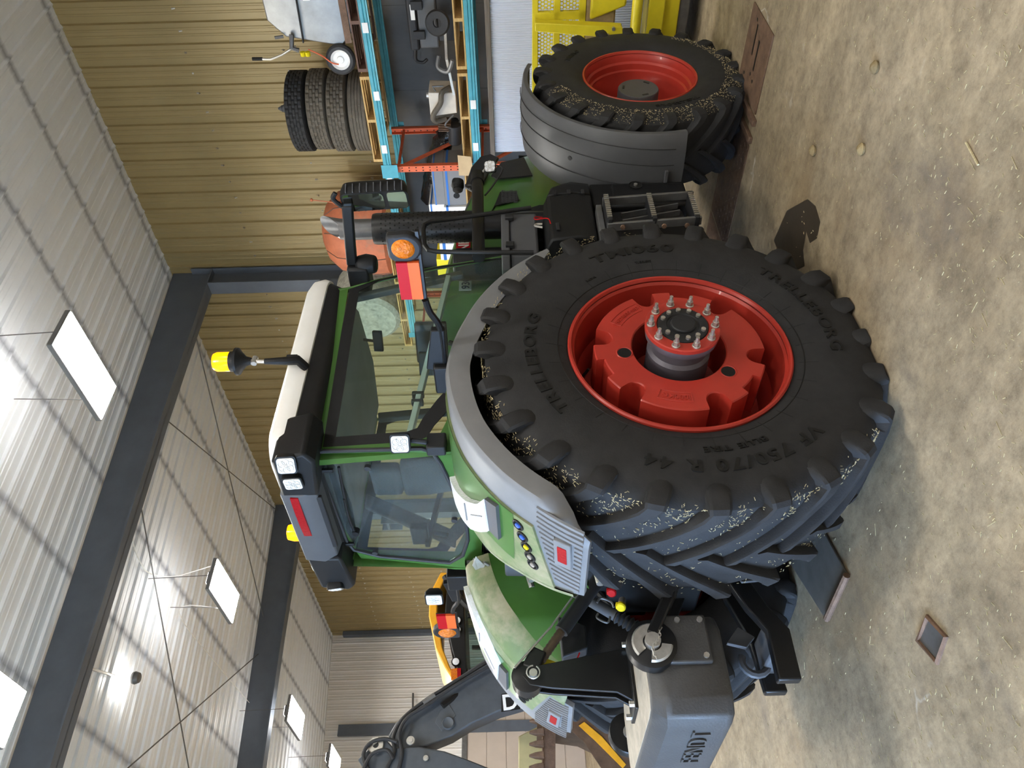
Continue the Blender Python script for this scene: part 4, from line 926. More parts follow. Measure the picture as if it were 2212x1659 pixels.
for an in (80, 200, 320): a = math.radians(an); MB().box((.12*math.cos(a), .12*math.sin(a), FF-.103), (.05, .016, .004), rot=(0, 0, an+90)).build('hub_slot', 'plastic_dark', fh)
# ---- front fenders (rear-upper quarter of the front wheels)
def arcband(cx_, cz_, R, a0, a1, y0, y1, th=.02, n=24, lip=.04):
    mb = MB(); rings = []
    for i in range(n+1):
        a = math.radians(a0+(a1-a0)*i/n); c, s = math.cos(a), math.sin(a)
        P_ = [(R-lip, y0), (R-.01, y0), (R, y0-.012*(1 if y0 > y1 else -1)), (R+.014, (y0*.75+y1*.25)), (R+.018, (y0+y1)/2), (R+.014, (y0*.25+y1*.75)), (R, y1+.012*(1 if y0 > y1 else -1)), (R-.01, y1), (R-lip, y1), (R-lip, y1+.008*(1 if y0 > y1 else -1)), (R-.022, y1+.012*(1 if y0 > y1 else -1)), (R-.022, y0-.012*(1 if y0 > y1 else -1)), (R-lip, y0-.008*(1 if y0 > y1 else -1))]
        rings.append([Vector((cx_+r*c, y, cz_+r*s)) for r, y in P_])
    mb.loft(rings); return mb
mb = arcband(FXc, FHZ, .935, 72, 194, -.80, -1.36)
ff, ffl = both(mb, 'front_fender', 'plastic_grey', ang=50); ff['label'] = 'smooth grey plastic fender over the front wheel'
q = MB()
for an in (83,): 
    a = math.radians(an); 
q2 = MB()
for y_ in (-.95, -1.12, -1.25):
    q2.tube([Vector((FXc+.954*math.cos(math.radians(b)), y_+.02*math.sin(math.radians(b*2)), FHZ+.954*math.sin(math.radians(b)))) for b in range(84, 190, 5)], .0035, 5)
q2.build('crease_line', 'plastic_dark', ff)
a = math.radians(186); f_ = frame((FXc+.952*math.cos(a), -.98, FHZ+.952*math.sin(a)), (math.cos(a), 0, math.sin(a)), (0, 1, 0)); MB().bx(-.10, .10, -.012, .012, 0, .025, f_).build('stay_rib', 'plastic_grey', ff, bevel=.004)
a = math.radians(86); f_ = frame((FXc+.946*math.cos(a), -1.16, FHZ+.946*math.sin(a)), (math.cos(a), 0, math.sin(a)), (0, 1, 0)); MB().prism(rrect(.05, .15, .02), 0, .006, f_).build('recess', 'plastic_dark', ff)
a = math.radians(141); MB().cyl((FXc+.95*math.cos(a), -1.08, FHZ+.95*math.sin(a)), (FXc+.956*math.cos(a), -1.08, FHZ+.956*math.sin(a)), .018, 12).build('screw', 'plastic_dark', ff)
MB().tube([(FXc-.6, -.84, 1.40), (2.75, -.6, 1.25), (2.85, -.5, 1.1)], .03, 8).build('fender_stay', 'paint_black', TR)
# ---- rear fenders
def lerp(t, tab):
    for (a, b), (c, d) in zip(tab, tab[1:]):
        if t <= c: return b+(d-b)*max(0, (t-a))/(c-a)
    return tab[-1][1]
RT = [(36, 1.13), (60, 1.155), (76, 1.177), (95, 1.235), (115, 1.245), (131, 1.24), (147, 1.23), (155, 1.225)]
YI = [(36, -.66), (88, -.62), (100, -.50), (112, -.50), (125, -.53), (135, -.61), (146, -.66), (154, -.71)]
LP = [(36, .05), (46, .15), (58, .135), (82, .14), (113, .12), (134, .12), (143, .12), (147, .085), (150, .035), (153, .02)]
def FS(th, y, off=0):
    R = lerp(th, RT)+off; a = math.radians(th); return Vector((R*math.cos(a), y, HZ+R*math.sin(a)))
def fender():
    mb = MB(); rings = []; ths = [36+1.95*i for i in range(60)]+[152.8]
    for th in ths:
        yi = lerp(th, YI); lp = lerp(th, LP); yo = -1.31 if th < 141 else -1.31+.012*(th-141); rg = []
        for k in range(7): rg.append(FS(th, yi+(yo+.05-yi)*k/6))
        rg += [FS(th, yo+.02, -.006), FS(th, yo+.004, -.022), FS(th, yo, -lp*.6), FS(th, yo+.004, -lp), FS(th, yo+.018, -lp), FS(th, yo+.025, -.035)]
        for k in range(5, -1, -1): rg.append(FS(th, yi+(yo+.05-yi)*k/6, -.03))
        rings.append(rg)
    mb.loft(rings); return mb
fd = fender(); FDR, FDL = both(fd, 'rear_fender', 'plastic_lightgrey', ang=40); FDR['label'] = 'grey rear fender curving over the big tyre'
# green inner cover
def greencover(off=.012):
    mb = MB(); NY, NT = 14, 26; rows = []
    for j in range(NY+1):
        row = []
        for i in range(NT+1):
            v = j/NY; t_ = i/NT
            y0 = -1.10
            th_end = 139.6+6.2*v; th = 92+(th_end-92)*t_
            yi = lerp(th, YI)-.002
            y = y0+(yi-y0)*v
            if th < 118: y = min(y, y0)+0 if False else (y0+.0+ (lerp(th, YI)-y0)*v)
            row.append(FS(th, y, off))
        rows.append(row)
    mb.loft(rows, False, False, False)
    rows2 = [[p-Vector((0, 0, .001))-((p-Vector((0, p.y, HZ))).normalized()*off) for p in r] for r in rows]
    mb.loft(rows2, False, False, False)
    edge = lambda a, b: mb.loft([a, b], False, False, False)
    edge(rows[0], rows2[0]); edge([r[-1] for r in rows], [r[-1] for r in rows2])
    return mb
g1, g2 = both(greencover(), 'fender_cover', 'green_dusty', ang=50)
# dark green strip along the grey edge and inner wheel-house wall
mb = MB(); mb.loft([[FS(th, y, .0145) for th in [96+3.2*i for i in range(13)]] for y in (-1.10, -1.0, -.9, -.8, -.7)], False, False, False)
s1, s2 = both(mb, 'fender_strip', 'paint_green')
ths_ = [100+1.8*i for i in range(29)]
mb = MB(); mb.loft([[FS(th, lerp(th, YI)+dy, dr_2) for th in ths_] for dy, dr_2 in ((-.01, .013), (.03, .004), (.08, -.03), (.12, -.08), (.14, -.15))], False, False, False)
mb.loft([[FS(th, lerp(th, YI)+dy-.012, dr_2-.012) for th in ths_] for dy, dr_2 in ((-.01, .013), (.03, .004), (.08, -.03), (.12, -.08), (.14, -.15))], False, False, False)
both(mb, 'fender_shoulder', 'green_dusty', ang=60)
mb = MB(); topl = [FS(th, lerp(th, YI)+.138, -.145) for th in ths_]; lowl = [Vector((p.x, p.y*.5-.22, 1.50)) for p in topl]
mb.loft([topl, lowl], False, False, False); mb.loft([[p+Vector((0, -.012, 0)) for p in topl], [p+Vector((0, -.012, 0)) for p in lowl]], False, False, False)
both(mb, 'fender_inner_wall', 'paint_green', ang=60)
q = MB(); q.tube([(-.45, -.44, 1.60), (-.68, -.455, 1.62), (-.55, -.425, 1.82), (-.42, -.40, 1.82)], .009, 6, closed=True); both(q, 'embossed_rib', 'paint_green')
# tail lamp
def patch(eR, eL, off, n=14, m=6, th_=.03):
    def smp(e, t):
        k = t*(len(e)-1); i = min(int(k), len(e)-2); f = k-i; return (e[i][0]+(e[i+1][0]-e[i][0])*f, e[i][1]+(e[i+1][1]-e[i][1])*f)
    rows = []; low = []
    for i in range(n+1):
        a = smp(eR, i/n); b = smp(eL, i/n)
        rows.append([FS(a[0]+(b[0]-a[0])*k/m, a[1]+(b[1]-a[1])*k/m, off) for k in range(m+1)]); low.append([FS(a[0]+(b[0]-a[0])*k/m, a[1]+(b[1]-a[1])*k/m, off-th_) for k in range(m+1)])
    mb = MB(); mb.loft(rows, False, False, False); mb.loft(low, False, False, False)
    for A, B_ in ((rows[0], low[0]), (rows[-1], low[-1]), ([r[0] for r in rows], [r[0] for r in low]), ([r[-1] for r in rows], [r[-1] for r in low])): mb.loft([A, B_], False, False, False)
    return mb
eR = [(103, -.62), (110, -.71), (118, -.83), (123.5, -.95), (126, -1.05)]; eL = [(108.5, -.53), (114, -.55), (119, -.60), (123.5, -.70), (127, -.80)]
both(patch(eR, eL, .045, th_=.045), 'tail_lamp', 'lens_white', ang=50)
eR2 = [(126, -1.05), (130, -1.08)]; eL2 = [(127, -.80), (130.3, -.80)]; both(patch(eR2, eL2, .034, 3, 4, .034), 'lamp_base', 'plastic_grey')
q = MB(); q.tube([FS(*p, .05) for p in ((117.5, -.80), (118, -.66))], .004, 5).tube([FS(*p, .05) for p in ((120.5, -.78), (125.5, -.90))], .003, 5); both(q, 'lamp_seam', 'plastic_lightgrey')
# raised ribs and reflector on the grey tail of the fender
q = MB()
for i in range(15):
    y = -1.26+i*.037; t0 = 139.8+max(0, (y+1.13))/.47*6.0+.7
    segs = [(t0, 151.6)] if not (-1.12 < y < -.90) else [(t0, 145.0), (149.8, 151.6)]
    for a, b in segs:
        if b-a < .8: continue
        q.loft([[FS(t, y+dy+.02*(t-t0)/8, o_) for dy, o_ in ((-.011, -.004), (-.008, .007), (.006, .009), (.009, -.004))] for t in [a+(b-a)*k/4 for k in range(5)]])
both(q, 'fender_rib', 'plastic_lightgrey', ang=30)
for s_, e_ in ((-1, ''), (1, '')):
    pf = [FS(145.0, -1.09*1, .0), FS(145.6, -.90, 0), FS(149.6, -.94, 0), FS(149.0, -1.11, 0)]
    f0 = frame(sum(pf, Vector())/4, pf[0]*0+(pf[1]-pf[0]).cross(pf[3]-pf[0]), (pf[1]-pf[0]))
    if f0.col[2].x > 0: f0 = frame(sum(pf, Vector())/4, -(pf[1]-pf[0]).cross(pf[3]-pf[0]), (pf[1]-pf[0]))
    fr1 = MB().prism(rrect(.20, .088, .006, 2), -.005, .018, f0); rf1 = MB().prism(rrect(.12, .048, .004, 2), .0, .0205, f0)
    if s_ > 0: fr1 = mirror_y(fr1); rf1 = mirror_y(rf1)
    fr1.build('reflector_frame', 'plastic_lightgrey', TR, bevel=.006); rf1.build('reflector', 'lens_red', TR)
# sockets in the green cover
cols = ['blue_cap', 'blue_cap', 'yellow_cap', 'zinc', 'zinc']
for k, (th, y) in enumerate(((135.8, -1.04), (137.0, -.965), (138.1, -.90), (139.1, -.835), (139.9, -.78))):
    a = math.radians(th); f0 = frame(FS(th, y, .012), (math.cos(a), 0, math.sin(a)), (0, 1, 0))
    s_ = MB().lathe([(.034, 0), (.034, .006), (.026, .008), (.024, .002), (0, .001)], 20, f0).build('coupling_socket', 'plastic_black', TR)
    MB().lathe([(0, .012), (.014, .010), (.016, .002)], 14, f0).build('dust_cap', cols[k], s_)
    m1 = MB().lathe([(.034, 0), (.034, .006), (.026, .008), (.024, .002), (0, .001)], 20, f0); mirror_y(m1).build('coupling_socket', 'plastic_black', TR)
# ---- cab
def onplane(px, py, p0, nrm):
    a, b = _ray(px, py); r = fwd+rgt*a+up*b; nrm = Vector(nrm); t = (Vector(p0)-CT).dot(nrm)/r.dot(nrm); return CT+r*t
RB_, RTp = Vector((-.137, 0, 2.2)), Vector((-.07, 0, 3.05)); rn = Vector((RTp.z-RB_.z, 0, -(RTp.x-RB_.x))).normalized()
def cabpt(side, x, z):     # side surface of the cab: narrower at the rear and at the top
    w_ = .65+.13*max(0, min(1, (x+.137)/1.6)) - .075*(z-2.2)/.85; return Vector((x, side*w_, z))
glassR = [(676, 977), (700, 973), (911, 967), (935, 975), (952, 1000), (1006, 1110), (1011, 1165), (1000, 1198), (972, 1214), (821, 1200), (765, 1186), (750, 1168), (690, 1010)]
gp = [onplane(*p, RB_, rn) for p in glassR]
MB().slab(gp, rn*.008).build('rear_window', 'rear_glass', TR, smooth=False)
q = MB(); q.tube([p-rn*.006 for p in gp], .013, 8, closed=True); q.build('window_seal', 'rubber', TR)
# rear frame: ring between the pane and the cab outline
outl = [(-.075, -.575, 3.04), (-.085, -.585, 2.9), (-.128, -.64, 2.34), (-.135, -.655, 2.26), (-.14, -.665, 2.2), (-.142, -.66, 2.14), (-.142, -.3, 2.10), (-.142, .3, 2.10), (-.142, .66, 2.12), (-.135, .655, 2.3), (-.1, .61, 2.7), (-.08, .585, 2.95), (-.072, .0, 3.05)]
gi = [gp[0], gp[1], gp[2], gp[3], gp[4], gp[5], gp[6], gp[7], gp[8], gp[8], gp[9], gp[10], gp[11]]
def ring_strip(outer, inner, d):
    mb = MB(); n_ = len(outer); d = Vector(d)
    mb.loft([[Vector(o_), Vector(i_), Vector(i_)+d, Vector(o_)+d] for o_, i_ in zip(outer, inner)], False, True, True); return mb
ring_strip(outl, gi, rn*.016).build('rear_cab_frame', 'paint_green', TR, ang=30)
# corner pillars
for s_ in (-1, 1):
    MB().loft([[cabpt(s_, -.14+dx, z)+Vector((0, dy*-s_, 0)) for dx, dy in ((0, .012), (.02, -.01), (.13, -.012), (.14, .012), (.03, .022))] for z in (2.08, 2.35, 2.6, 2.85, 3.06)]).build('rear_pillar', 'paint_green', TR, ang=40)
    fp_ = [cabpt(s_, 1.50, 1.55), cabpt(s_, 1.49, 1.9), cabpt(s_, 1.44, 2.4), cabpt(s_, 1.37, 2.8), cabpt(s_, 1.30, 3.06)]
    MB().tube(fp_, .013, 8).build('front_pillar', 'paint_green', TR)
    MB().loft([[cabpt(s_, x, 3.0+dz)+Vector((0, dy*-s_, 0)) for dz, dy in ((0, -.012), (.08, -.01), (.08, .06), (0, .05))] for x in (-.1, .3, .8, 1.32)]).build('roof_rail', 'paint_green', TR)
    MB().loft([[cabpt(s_, x, zb+dz)+Vector((0, dy*-s_, 0)) for dz, dy in ((0, .06), (0, -.012), (.07, -.012), (.07, .05))] for x, zb in ((-.13, 2.26), (.0, 2.23), (.2, 2.15), (.6, 1.9), (1.0, 1.62), (1.5, 1.5))]).build('sill_rail', 'paint_green', TR, ang=40)
    # door glass with black printed border
    og = [(-.03, 3.0), (.4, 3.0), (.9, 3.0), (1.30, 2.99), (1.37, 2.8), (1.44, 2.4), (1.47, 2.0), (1.46, 1.65), (.9, 1.75), (.5, 2.02), (.18, 2.25), (.06, 2.34), (-.02, 2.38), (-.045, 2.44)]
    ig = [(.035, 2.93), (.4, 2.925), (.9, 2.925), (1.27, 2.92), (1.352, 2.79), (1.423, 2.4), (1.455, 2.0), (1.445, 1.70), (.9, 1.84), (.55, 2.10), (.25, 2.33), (.12, 2.41), (.05, 2.44), (.03, 2.50)]
    gv = [cabpt(s_, *p) for p in og]; iv = [cabpt(s_, *p)+Vector((0, -s_*-.003, 0)) for p in ig]; gv = [p+Vector((0, s_*.012, 0)) for p in gv]; iv = [p+Vector((0, s_*.011, 0)) for p in iv]
    ring_strip(gv, iv, (0, -s_*.006, 0)).build('glass_border', 'plastic_black', TR, smooth=False)
    MB().slab(iv, (0, -s_*.005, 0)).build('side_window', 'cab_glass', TR, smooth=False)
    MB().bar(cabpt(s_, .02, 2.50)+Vector((0, -s_*.06, 0)), cabpt(s_, 1.40, 2.30)+Vector((0, -s_*.06, 0)), .035, .055, (0, 1, 0)).build('grab_rail', 'alu' if s_ < 0 else 'plastic_dark', TR, bevel=.004)
q = MB()
for x in (.30, .36): 
    c = cabpt(-1, x, 2.46)+Vector((0, .055, 0)); q.box(c, (.03, .05, .075))
q.build('rail_clamp', 'plastic_black', TR, bevel=.008)
ws = [cabpt(-1, 1.50, 1.6), cabpt(-1, 1.44, 2.4), cabpt(-1, 1.32, 3.0), cabpt(1, 1.32, 3.0), cabpt(1, 1.44, 2.4), cabpt(1, 1.50, 1.6)]
mb = MB(); mb.loft([[Vector((p.x+.10*(1-(k/4-1)**2 if True else 0), p.y*(1-k/4), p.z)) for p in ws[:3]] for k in range(9)], False, False, False); mb.build('windscreen', 'cab_glass', TR)
# cab floor, roof lining, inside fittings
MB().bx(-.1, 1.5, -.6, .6, 1.42, 1.5).bx(-.1, .05, -.6, .6, 1.5, 2.1).build('cab_floor', 'cab_inner_dark', TR, bevel=.02)
MB().loft([[cabpt(-1, x, 3.02)+Vector((0, .06, 0)), cabpt(-1, x, 2.96)+Vector((0, .2, 0)), Vector((x, 0, 2.93)), cabpt(1, x, 2.96)+Vector((0, -.2, 0)), cabpt(1, x, 3.02)+Vector((0, -.06, 0))] for x in (-.02, .4, .9, 1.3)], False, False, False).build('roof_lining', 'cab_inner', TR)
MB().slab([cabpt(1, .34, 2.98)+Vector((0, -.03, 0)), cabpt(1, .48, 2.98)+Vector((0, -.03, 0)), cabpt(1, .14, 2.3)+Vector((0, -.03, 0)), cabpt(1, 0, 2.3)+Vector((0, -.03, 0))], (0, -.05, 0)).build('inner_pillar', 'cab_inner_dark', TR, bevel=.02)
for a, b in (((1.28, 2.98), (1.42, 2.2)),):
    MB().bar(cabpt(1, *a)+Vector((0, -.06, 0)), cabpt(1, *b)+Vector((0, -.06, 0)), .07, .06, (0, 1, 0)).build('inner_trim', 'cab_inner_dark', TR, bevel=.01)
    MB().bar(cabpt(-1, *a)+Vector((0, .06, 0)), cabpt(-1, *b)+Vector((0, .06, 0)), .05, .05, (0, 1, 0)).build('inner_trim', 'cab_inner_dark', TR, bevel=.01)
s_ = MB().loft([[Vector((x, y*(1-.1*k), z)) for y in (-.24, -.14, .14, .24)]+[Vector((x+.1, y*(1-.1*k), z)) for y in (.24, .14, -.14, -.24)] for k, (x, z) in enumerate(((.30, 1.95), (.22, 2.2), (.16, 2.45), (.14, 2.62)))]).build('seat_back', 'seat_cloth', TR, bevel=.03)
MB().bx(.28, .78, -.25, .25, 1.82, 1.97).build('seat_cushion', 'seat_cloth', TR, bevel=.04)
MB().bx(.13, .22, -.14, .14, 2.62, 2.82).build('headrest', 'seat_cloth', TR, bevel=.03)
MB().bx(.3, .6, -.2, .2, 1.5, 1.82).build('seat_base', 'cab_inner_dark', TR, bevel=.03)
MB().bx(.2, .95, -.56, -.32, 1.9, 2.12).build('armrest_console', 'cab_inner_dark', TR, bevel=.03)
MB().box((.98, -.48, 2.42), (.05, .30, .22), rot=(0, 0, 18)).build('terminal_screen', 'plastic_black', TR, bevel=.012)
MB().tube([(.9, -.46, 2.12), (.98, -.47, 2.3)], .02, 8).build('screen_arm', 'plastic_black', TR)
MB().box((.75, -.50, 2.44), (.04, .16, .10), rot=(0, 0, 30)).build('small_screen', 'plastic_black', TR, bevel=.008)
MB().lathe([(.185, -.015), (.2, 0), (.185, .015)], 32, frame((1.05, 0, 2.2), (-.6, 0, 1)), True).build('steering_wheel', 'plastic_black', TR)
MB().tube([(1.05, 0, 2.2), (1.25, 0, 1.8)], .05, 10).build('steering_column', 'cab_inner_dark', TR)
MB().bx(1.15, 1.45, -.35, .35, 1.75, 2.15).build('dashboard', 'cab_inner_dark', TR, bevel=.05)
MB().tube([(.05, .5, 2.35), (.08, .52, 2.45)], .02, 8).box((.08, .52, 2.55), (.06, .2, .12)).build('inner_mirror', 'plastic_black', TR, bevel=.01)
MB().box((1.2, -.3, 2.84), (.03, .16, .07), rot=(0, 10, 20)).tube([(1.2, -.3, 2.87), (1.22, -.3, 2.95)], .012, 6).build('visor_mirror', 'plastic_black', TR, bevel=.006)
# rear wiper
wp = [onplane(*p, RB_, rn)-rn*.02 for p in ((733, 1003), (742, 1050), (752, 1100), (765, 1140))]
MB().tube(wp, .009, 6).build('wiper_blade', 'plastic_black', TR)
MB().tube([onplane(*p, RB_, rn)-rn*.028 for p in ((745, 1070), (755, 1110), (768, 1142))], .008, 6).build('wiper_arm', 'plastic_black', TR)
MB().cyl(onplane(770, 1143, RB_, rn), onplane(770, 1143, RB_, rn)-rn*.04, .025, 12).build('wiper_hub', 'plastic_black', TR)
for px, py in ((750, 988), (795, 1007), (811, 1190), (982, 1120)): MB().cyl(onplane(px, py, RB_, rn), onplane(px, py, RB_, rn)-rn*.022, .02, 12).build('window_knob', 'rubber', TR)
for px, py in ((697, 1011), (745, 1170)):
    p = onplane(px, py, RB_, rn)-rn*.02; MB().bar(p+Vector((0, 0, .05)), p+Vector((0, 0, -.07)), .03, .02, (1, 0, 0)).build('window_hinge', 'plastic_black', TR, bevel=.006)
# ---- roof
def rring(z, sh, x0=-.20, x1=1.46, w_=.755, n=6, dz=lambda x: 0):
    out = []; L_, W_ = (x1-x0)/2-sh, w_-sh; c = (x0+x1)/2; r = max(.03, .16-sh*.3)
    for cx_, cy_, a in ((L_-r, W_-r, 0), (-L_+r, W_-r, 90), (-L_+r, -W_+r, 180), (L_-r, -W_+r, 270)):
        for k in range(n+1):
            t = math.radians(a+90*k/n); x, y = cx_+r*math.cos(t), cy_+r*math.sin(t)
            bow = -.06*(1-(y/W_)**2) if cx_ < 0 and False else 0
            out.append(Vector((c+x+bow, y, z+dz(c+x))))
    return out
dzf = lambda x: .02+.035*math.sin(max(0, min(1, (x+.2)/1.6))*math.pi)-.02*max(0, (x-1.0))
MB().loft([rring(3.12, .01, dz=dzf), rring(3.16, 0, dz=dzf), rring(3.225, .012, dz=dzf), rring(3.26, .05, dz=dzf), rring(3.285, .14, dz=dzf), rring(3.30, .35, dz=dzf)]).build('roof_shell', 'paint_white', TR, ang=50)
MB().loft([rring(3.0, .10, dz=dzf), rring(3.04, .05, dz=dzf), rring(3.125, .02, dz=dzf)]).build('roof_band', 'plastic_dark', TR, ang=50)
# rear lamp modules and brake light panel
def lampcube(p, d, sz=.088, name='work_lamp', parent=None):
    f0 = frame(p, d, Vector((0, 0, 1)).cross(Vector(d)))
    b_ = MB().loft([[f0 @ Vector((x, y, 0)) for x, y in rrect(sz*1.08, sz*1.08, .018)], [f0 @ Vector((x, y, -.03)) for x, y in rrect(sz*1.08, sz*1.08, .018)], [f0 @ Vector((x, y, -.075)) for x, y in rrect(sz*.7, sz*.7, .015)]]).build(name, 'plastic_black', parent or TR)
    MB().prism(rrect(sz*.92, sz*.92, .016), 0, .006, f0).build('lamp_lens', 'lens_white', b_)
    q = MB()
    for i in range(6): a = math.radians(60*i); q.lathe([(.017, .0062), (.019, .0085), (.021, .0062)], 12, f0 @ Matrix.Translation((.026*math.cos(a), .026*math.sin(a), 0)))
    q.build('reflector_cell', 'zinc', b_)
    return b_
MB().loft([[Vector((x, -y, z)) for y, z in ((.40, 3.03), (.40, 3.25), (.74, 3.235), (.80, 3.04), (.72, 2.99))] for x in (.08, -.24)]).build('lamp_module', 'plastic_black', TR, bevel=.02)
MB().loft([[Vector((x, y, z)) for y, z in ((.30, 3.03), (.30, 3.25), (.68, 3.23), (.72, 3.04), (.66, 2.99))] for x in (.08, -.24)]).build('lamp_module', 'plastic_black', TR, bevel=.02)
lampcube((-.27, -.74, 3.14), (-1, -.35, -.06), .105); lampcube((-.27, -.57, 3.14), (-1, .05, -.06), .105)
lampcube((-.26, .66, 3.12), (-1, .5, -.12), .10)
MB().loft([[Vector((x, y, z)) for x, z in ((.0, 3.02), (-.21, 3.05), (-.25, 3.13), (-.235, 3.26), (0, 3.27))] for y in (-.42, -.2, 0, .2, .32)]).build('roof_rear_panel', 'plastic_grey', TR, bevel=.01)
q = MB(); q.loft([[Vector((-.262+.02*((y+.2)/.3)**2, y, 3.175+dz)) for dz in (-.024, .024)]+[Vector((-.20, y, 3.175+dz)) for dz in (.022, -.022)] for y in [-.40+.04*k for k in range(11)]]); bl = q.build('brake_lamp', 'lens_red', TR, ang=60)
MB().bx(-.215, -.19, -.35, .2, 3.03, 3.1).build('panel_cover', 'plastic_dark', TR, bevel=.006)
# beacons
for nm, bx_, by_, z0 in (('a', .36, -.93, 3.16), ('b', -.02, .31, 3.24)):
    if nm == 'a':
        pb = T(640, 782, y=-.80); ps = T(572, 781, y=-.84); pe = T(542, 780, y=-.84)
        MB().tube([pb+Vector((0, .05, -.05)), pb+Vector((0, -.02, -.01)), Vector((ps.x, ps.y, pb.z+.05)), ps], [.028, .03, .026, .018], 10).build('beacon_stem', 'plastic_black', TR)
        MB().tube([ps, pe], .013, 10).build('swivel', 'zinc', TR)
        MB().box(pb+Vector((.0, -.02, .02)), (.05, .05, .07)).build('stem_clamp', 'plastic_dark', TR, bevel=.006)
        zt = pe.z-.012; cx_, cy_ = pe.x, pe.y
        MB().cyl((cx_-.025, cy_, zt-.01), (cx_+.03, cy_, zt-.01), .018, 10).build('swivel_bolt', 'zinc', TR)
        b_ = MB().lathe([(0, .01), (.022, .01), (.03, .04), (.062, .07), (.084, .085), (.086, .10), (.066, .105), (.062, .135), (0, .135)], 28, Matrix.Translation((cx_, cy_, zt))).build('beacon_base', 'plastic_black', TR)
        MB().lathe([(.060, .135), (.060, .215), (.052, .235), (.03, .242), (0, .243)], 28, Matrix.Translation((cx_, cy_, zt))).build('beacon_lens', 'beacon_amber', b_)
    else:
        MB().lathe([(.06, 0), (.06, .10), (.05, .14), (.02, .15), (0, .15)], 24, Matrix.Translation((bx_, by_, 3.27))).build('beacon_lens', 'beacon_amber', TR)
# C-pillar lamp
lampcube((-.17, -.78, 2.51), (-1, -.55, 0), .105)
MB().bar((-.12, -.75, 2.46), (-.13, -.74, 2.36), .03, .03).loft([[Vector((x, y, z)) for x, y, z in ((-.04, -.72, z0), (-.17, -.74, z0), (-.17, -.66, z0), (-.04, -.64, z0))] for z0 in (2.26, 2.37)]).build('lamp_bracket', 'plastic_dark', TR, bevel=.01)
# ---- warning markers on side arms
for s_, zc, hh in ((-1, 2.355, .055), (1, 2.46, .075)):
    MB().bx(.03, .05, min(s_*1.66, s_*1.885), max(s_*1.66, s_*1.885), zc-hh, zc).build('marker_tape_orange', 'tape_orange', TR, smooth=False)
    MB().bx(.03, .05, min(s_*1.66, s_*1.885), max(s_*1.66, s_*1.885), zc, zc+hh).build('marker_tape_red', 'tape_red', TR, smooth=False)
    MB().bx(.05, .075, min(s_*1.64, s_*2.05), max(s_*1.64, s_*2.05), zc-hh-.015, zc-hh+.005).bx(.05, .06, min(s_*1.66, s_*1.9), max(s_*1.66, s_*1.9), zc-hh, zc+hh+.005).build('marker_plate', 'paint_black', TR, bevel=.003)
    f0 = frame((.035, s_*1.965, zc+.01), (-1, 0, 0), (0, -s_, 0))
    sh = [(-.07, -.075), (.05, -.075), (.075, -.05)]+[(.0+.078*math.cos(math.radians(a)), .01+.078*math.sin(math.radians(a))) for a in range(0, 181, 15)]
    sh = [(x*hh/.055, y*hh/.055) for x, y in sh]
    MB().prism(sh, -.05, .004, f0).build('lamp_housing', 'plastic_dark', TR, bevel=.012)
    MB().lathe([(r*hh/.055, h) for r, h in ((0, .026), (.025, .024), (.044, .017), (.055, .004), (.055, 0))], 24, f0).build('amber_lamp', 'lens_amber', TR)
    MB().tube(smoothpath([(.05, s_*1.64, zc-.06), (.05, s_*1.56, zc-.075), (.05, s_*1.48, zc-.11), (.05, s_*1.40, zc-.12), (.05, s_*1.2, zc-.12)]), .018, 8).build('marker_arm', 'paint_black', TR)
    MB().slab([(.035, s_*1.44, zc-.07), (.035, s_*1.16, zc-.02), (.035, s_*1.14, zc-.13), (.035, s_*1.44, zc-.14)], (.04, 0, 0)).build('arm_bracket', 'plastic_black', TR, bevel=.006)
    MB().bx(0.0, .1, min(s_*1.0, s_*1.2), max(s_*1.0, s_*1.2), 2.19, zc-.06).build('bracket_foot', 'plastic_black', TR, bevel=.01)
lampcube((.0, 1.33, 2.52), (-1, -.1, 0), .13)
# ---- mirror with arm at the front roof corner
MB().loft([[Vector((1.42+dx, y, 2.97-.05*t+dz)) for dx, dz in ((-.03, -.04), (.03, -.04), (.03, .03), (-.03, .03))] for t, y in ((0, -.84), (.3, -1.0), (.6, -1.15), (1, -1.32))]).build('mirror_arm', 'plastic_black', TR, bevel=.01)
MB().lathe([(0, -.08), (.06, -.075), (.075, 0), (.06, .07), (0, .08)], 16, Matrix.Translation((1.43, -.82, 2.87))).bx(1.35, 1.5, -.84, -.62, 2.85, 3.0).build('mirror_joint', 'plastic_black', TR, bevel=.02)
q = MB(); shp = rrect(.20, .44, .05, 5)
f0 = frame((1.46, -1.33, 2.735), (-1, -.25, 0), (.25, -1, 0)); f0 = frame((1.46, -1.33, 2.735), (-1, .42, -.05), Vector((0, 0, 1)).cross(Vector((-1, .42, -.05))))
mh = MB().loft([[f0 @ Vector((x, y, .02)) for x, y in shp], [f0 @ Vector((x, y, -.03)) for x, y in shp], [f0 @ Vector((x*.9, y*.94, -.075)) for x, y in shp], [f0 @ Vector((x*.6, y*.8, -.10)) for x, y in shp]]).build('mirror_housing', 'plastic_black', TR, ang=40)
MB().prism([(x*.9, .075+y*.60) for x, y in shp], .0, .024, f0).build('mirror_glass', 'mirror', mh); MB().prism([(x*.9, -.145+y*.28) for x, y in shp], .0, .024, f0).build('mirror_glass', 'mirror', mh)
q = MB()
for k in range(9): q.bx(-.112, -.095, -.19+k*.045, -.184+k*.045, -.05, .015, f0)
for k in range(9): q.bx(.095, .112, -.19+k*.045, -.184+k*.045, -.05, .015, f0)
tag(q.build('housing_rib', 'plastic_grey', mh), kind='stuff')
MB().tube(smoothpath([(1.42, -1.30, 2.95), (1.42, -1.36, 3.0), (1.43, -1.4, 2.98)]), .016, 8).build('mirror_tube', 'plastic_black', TR)
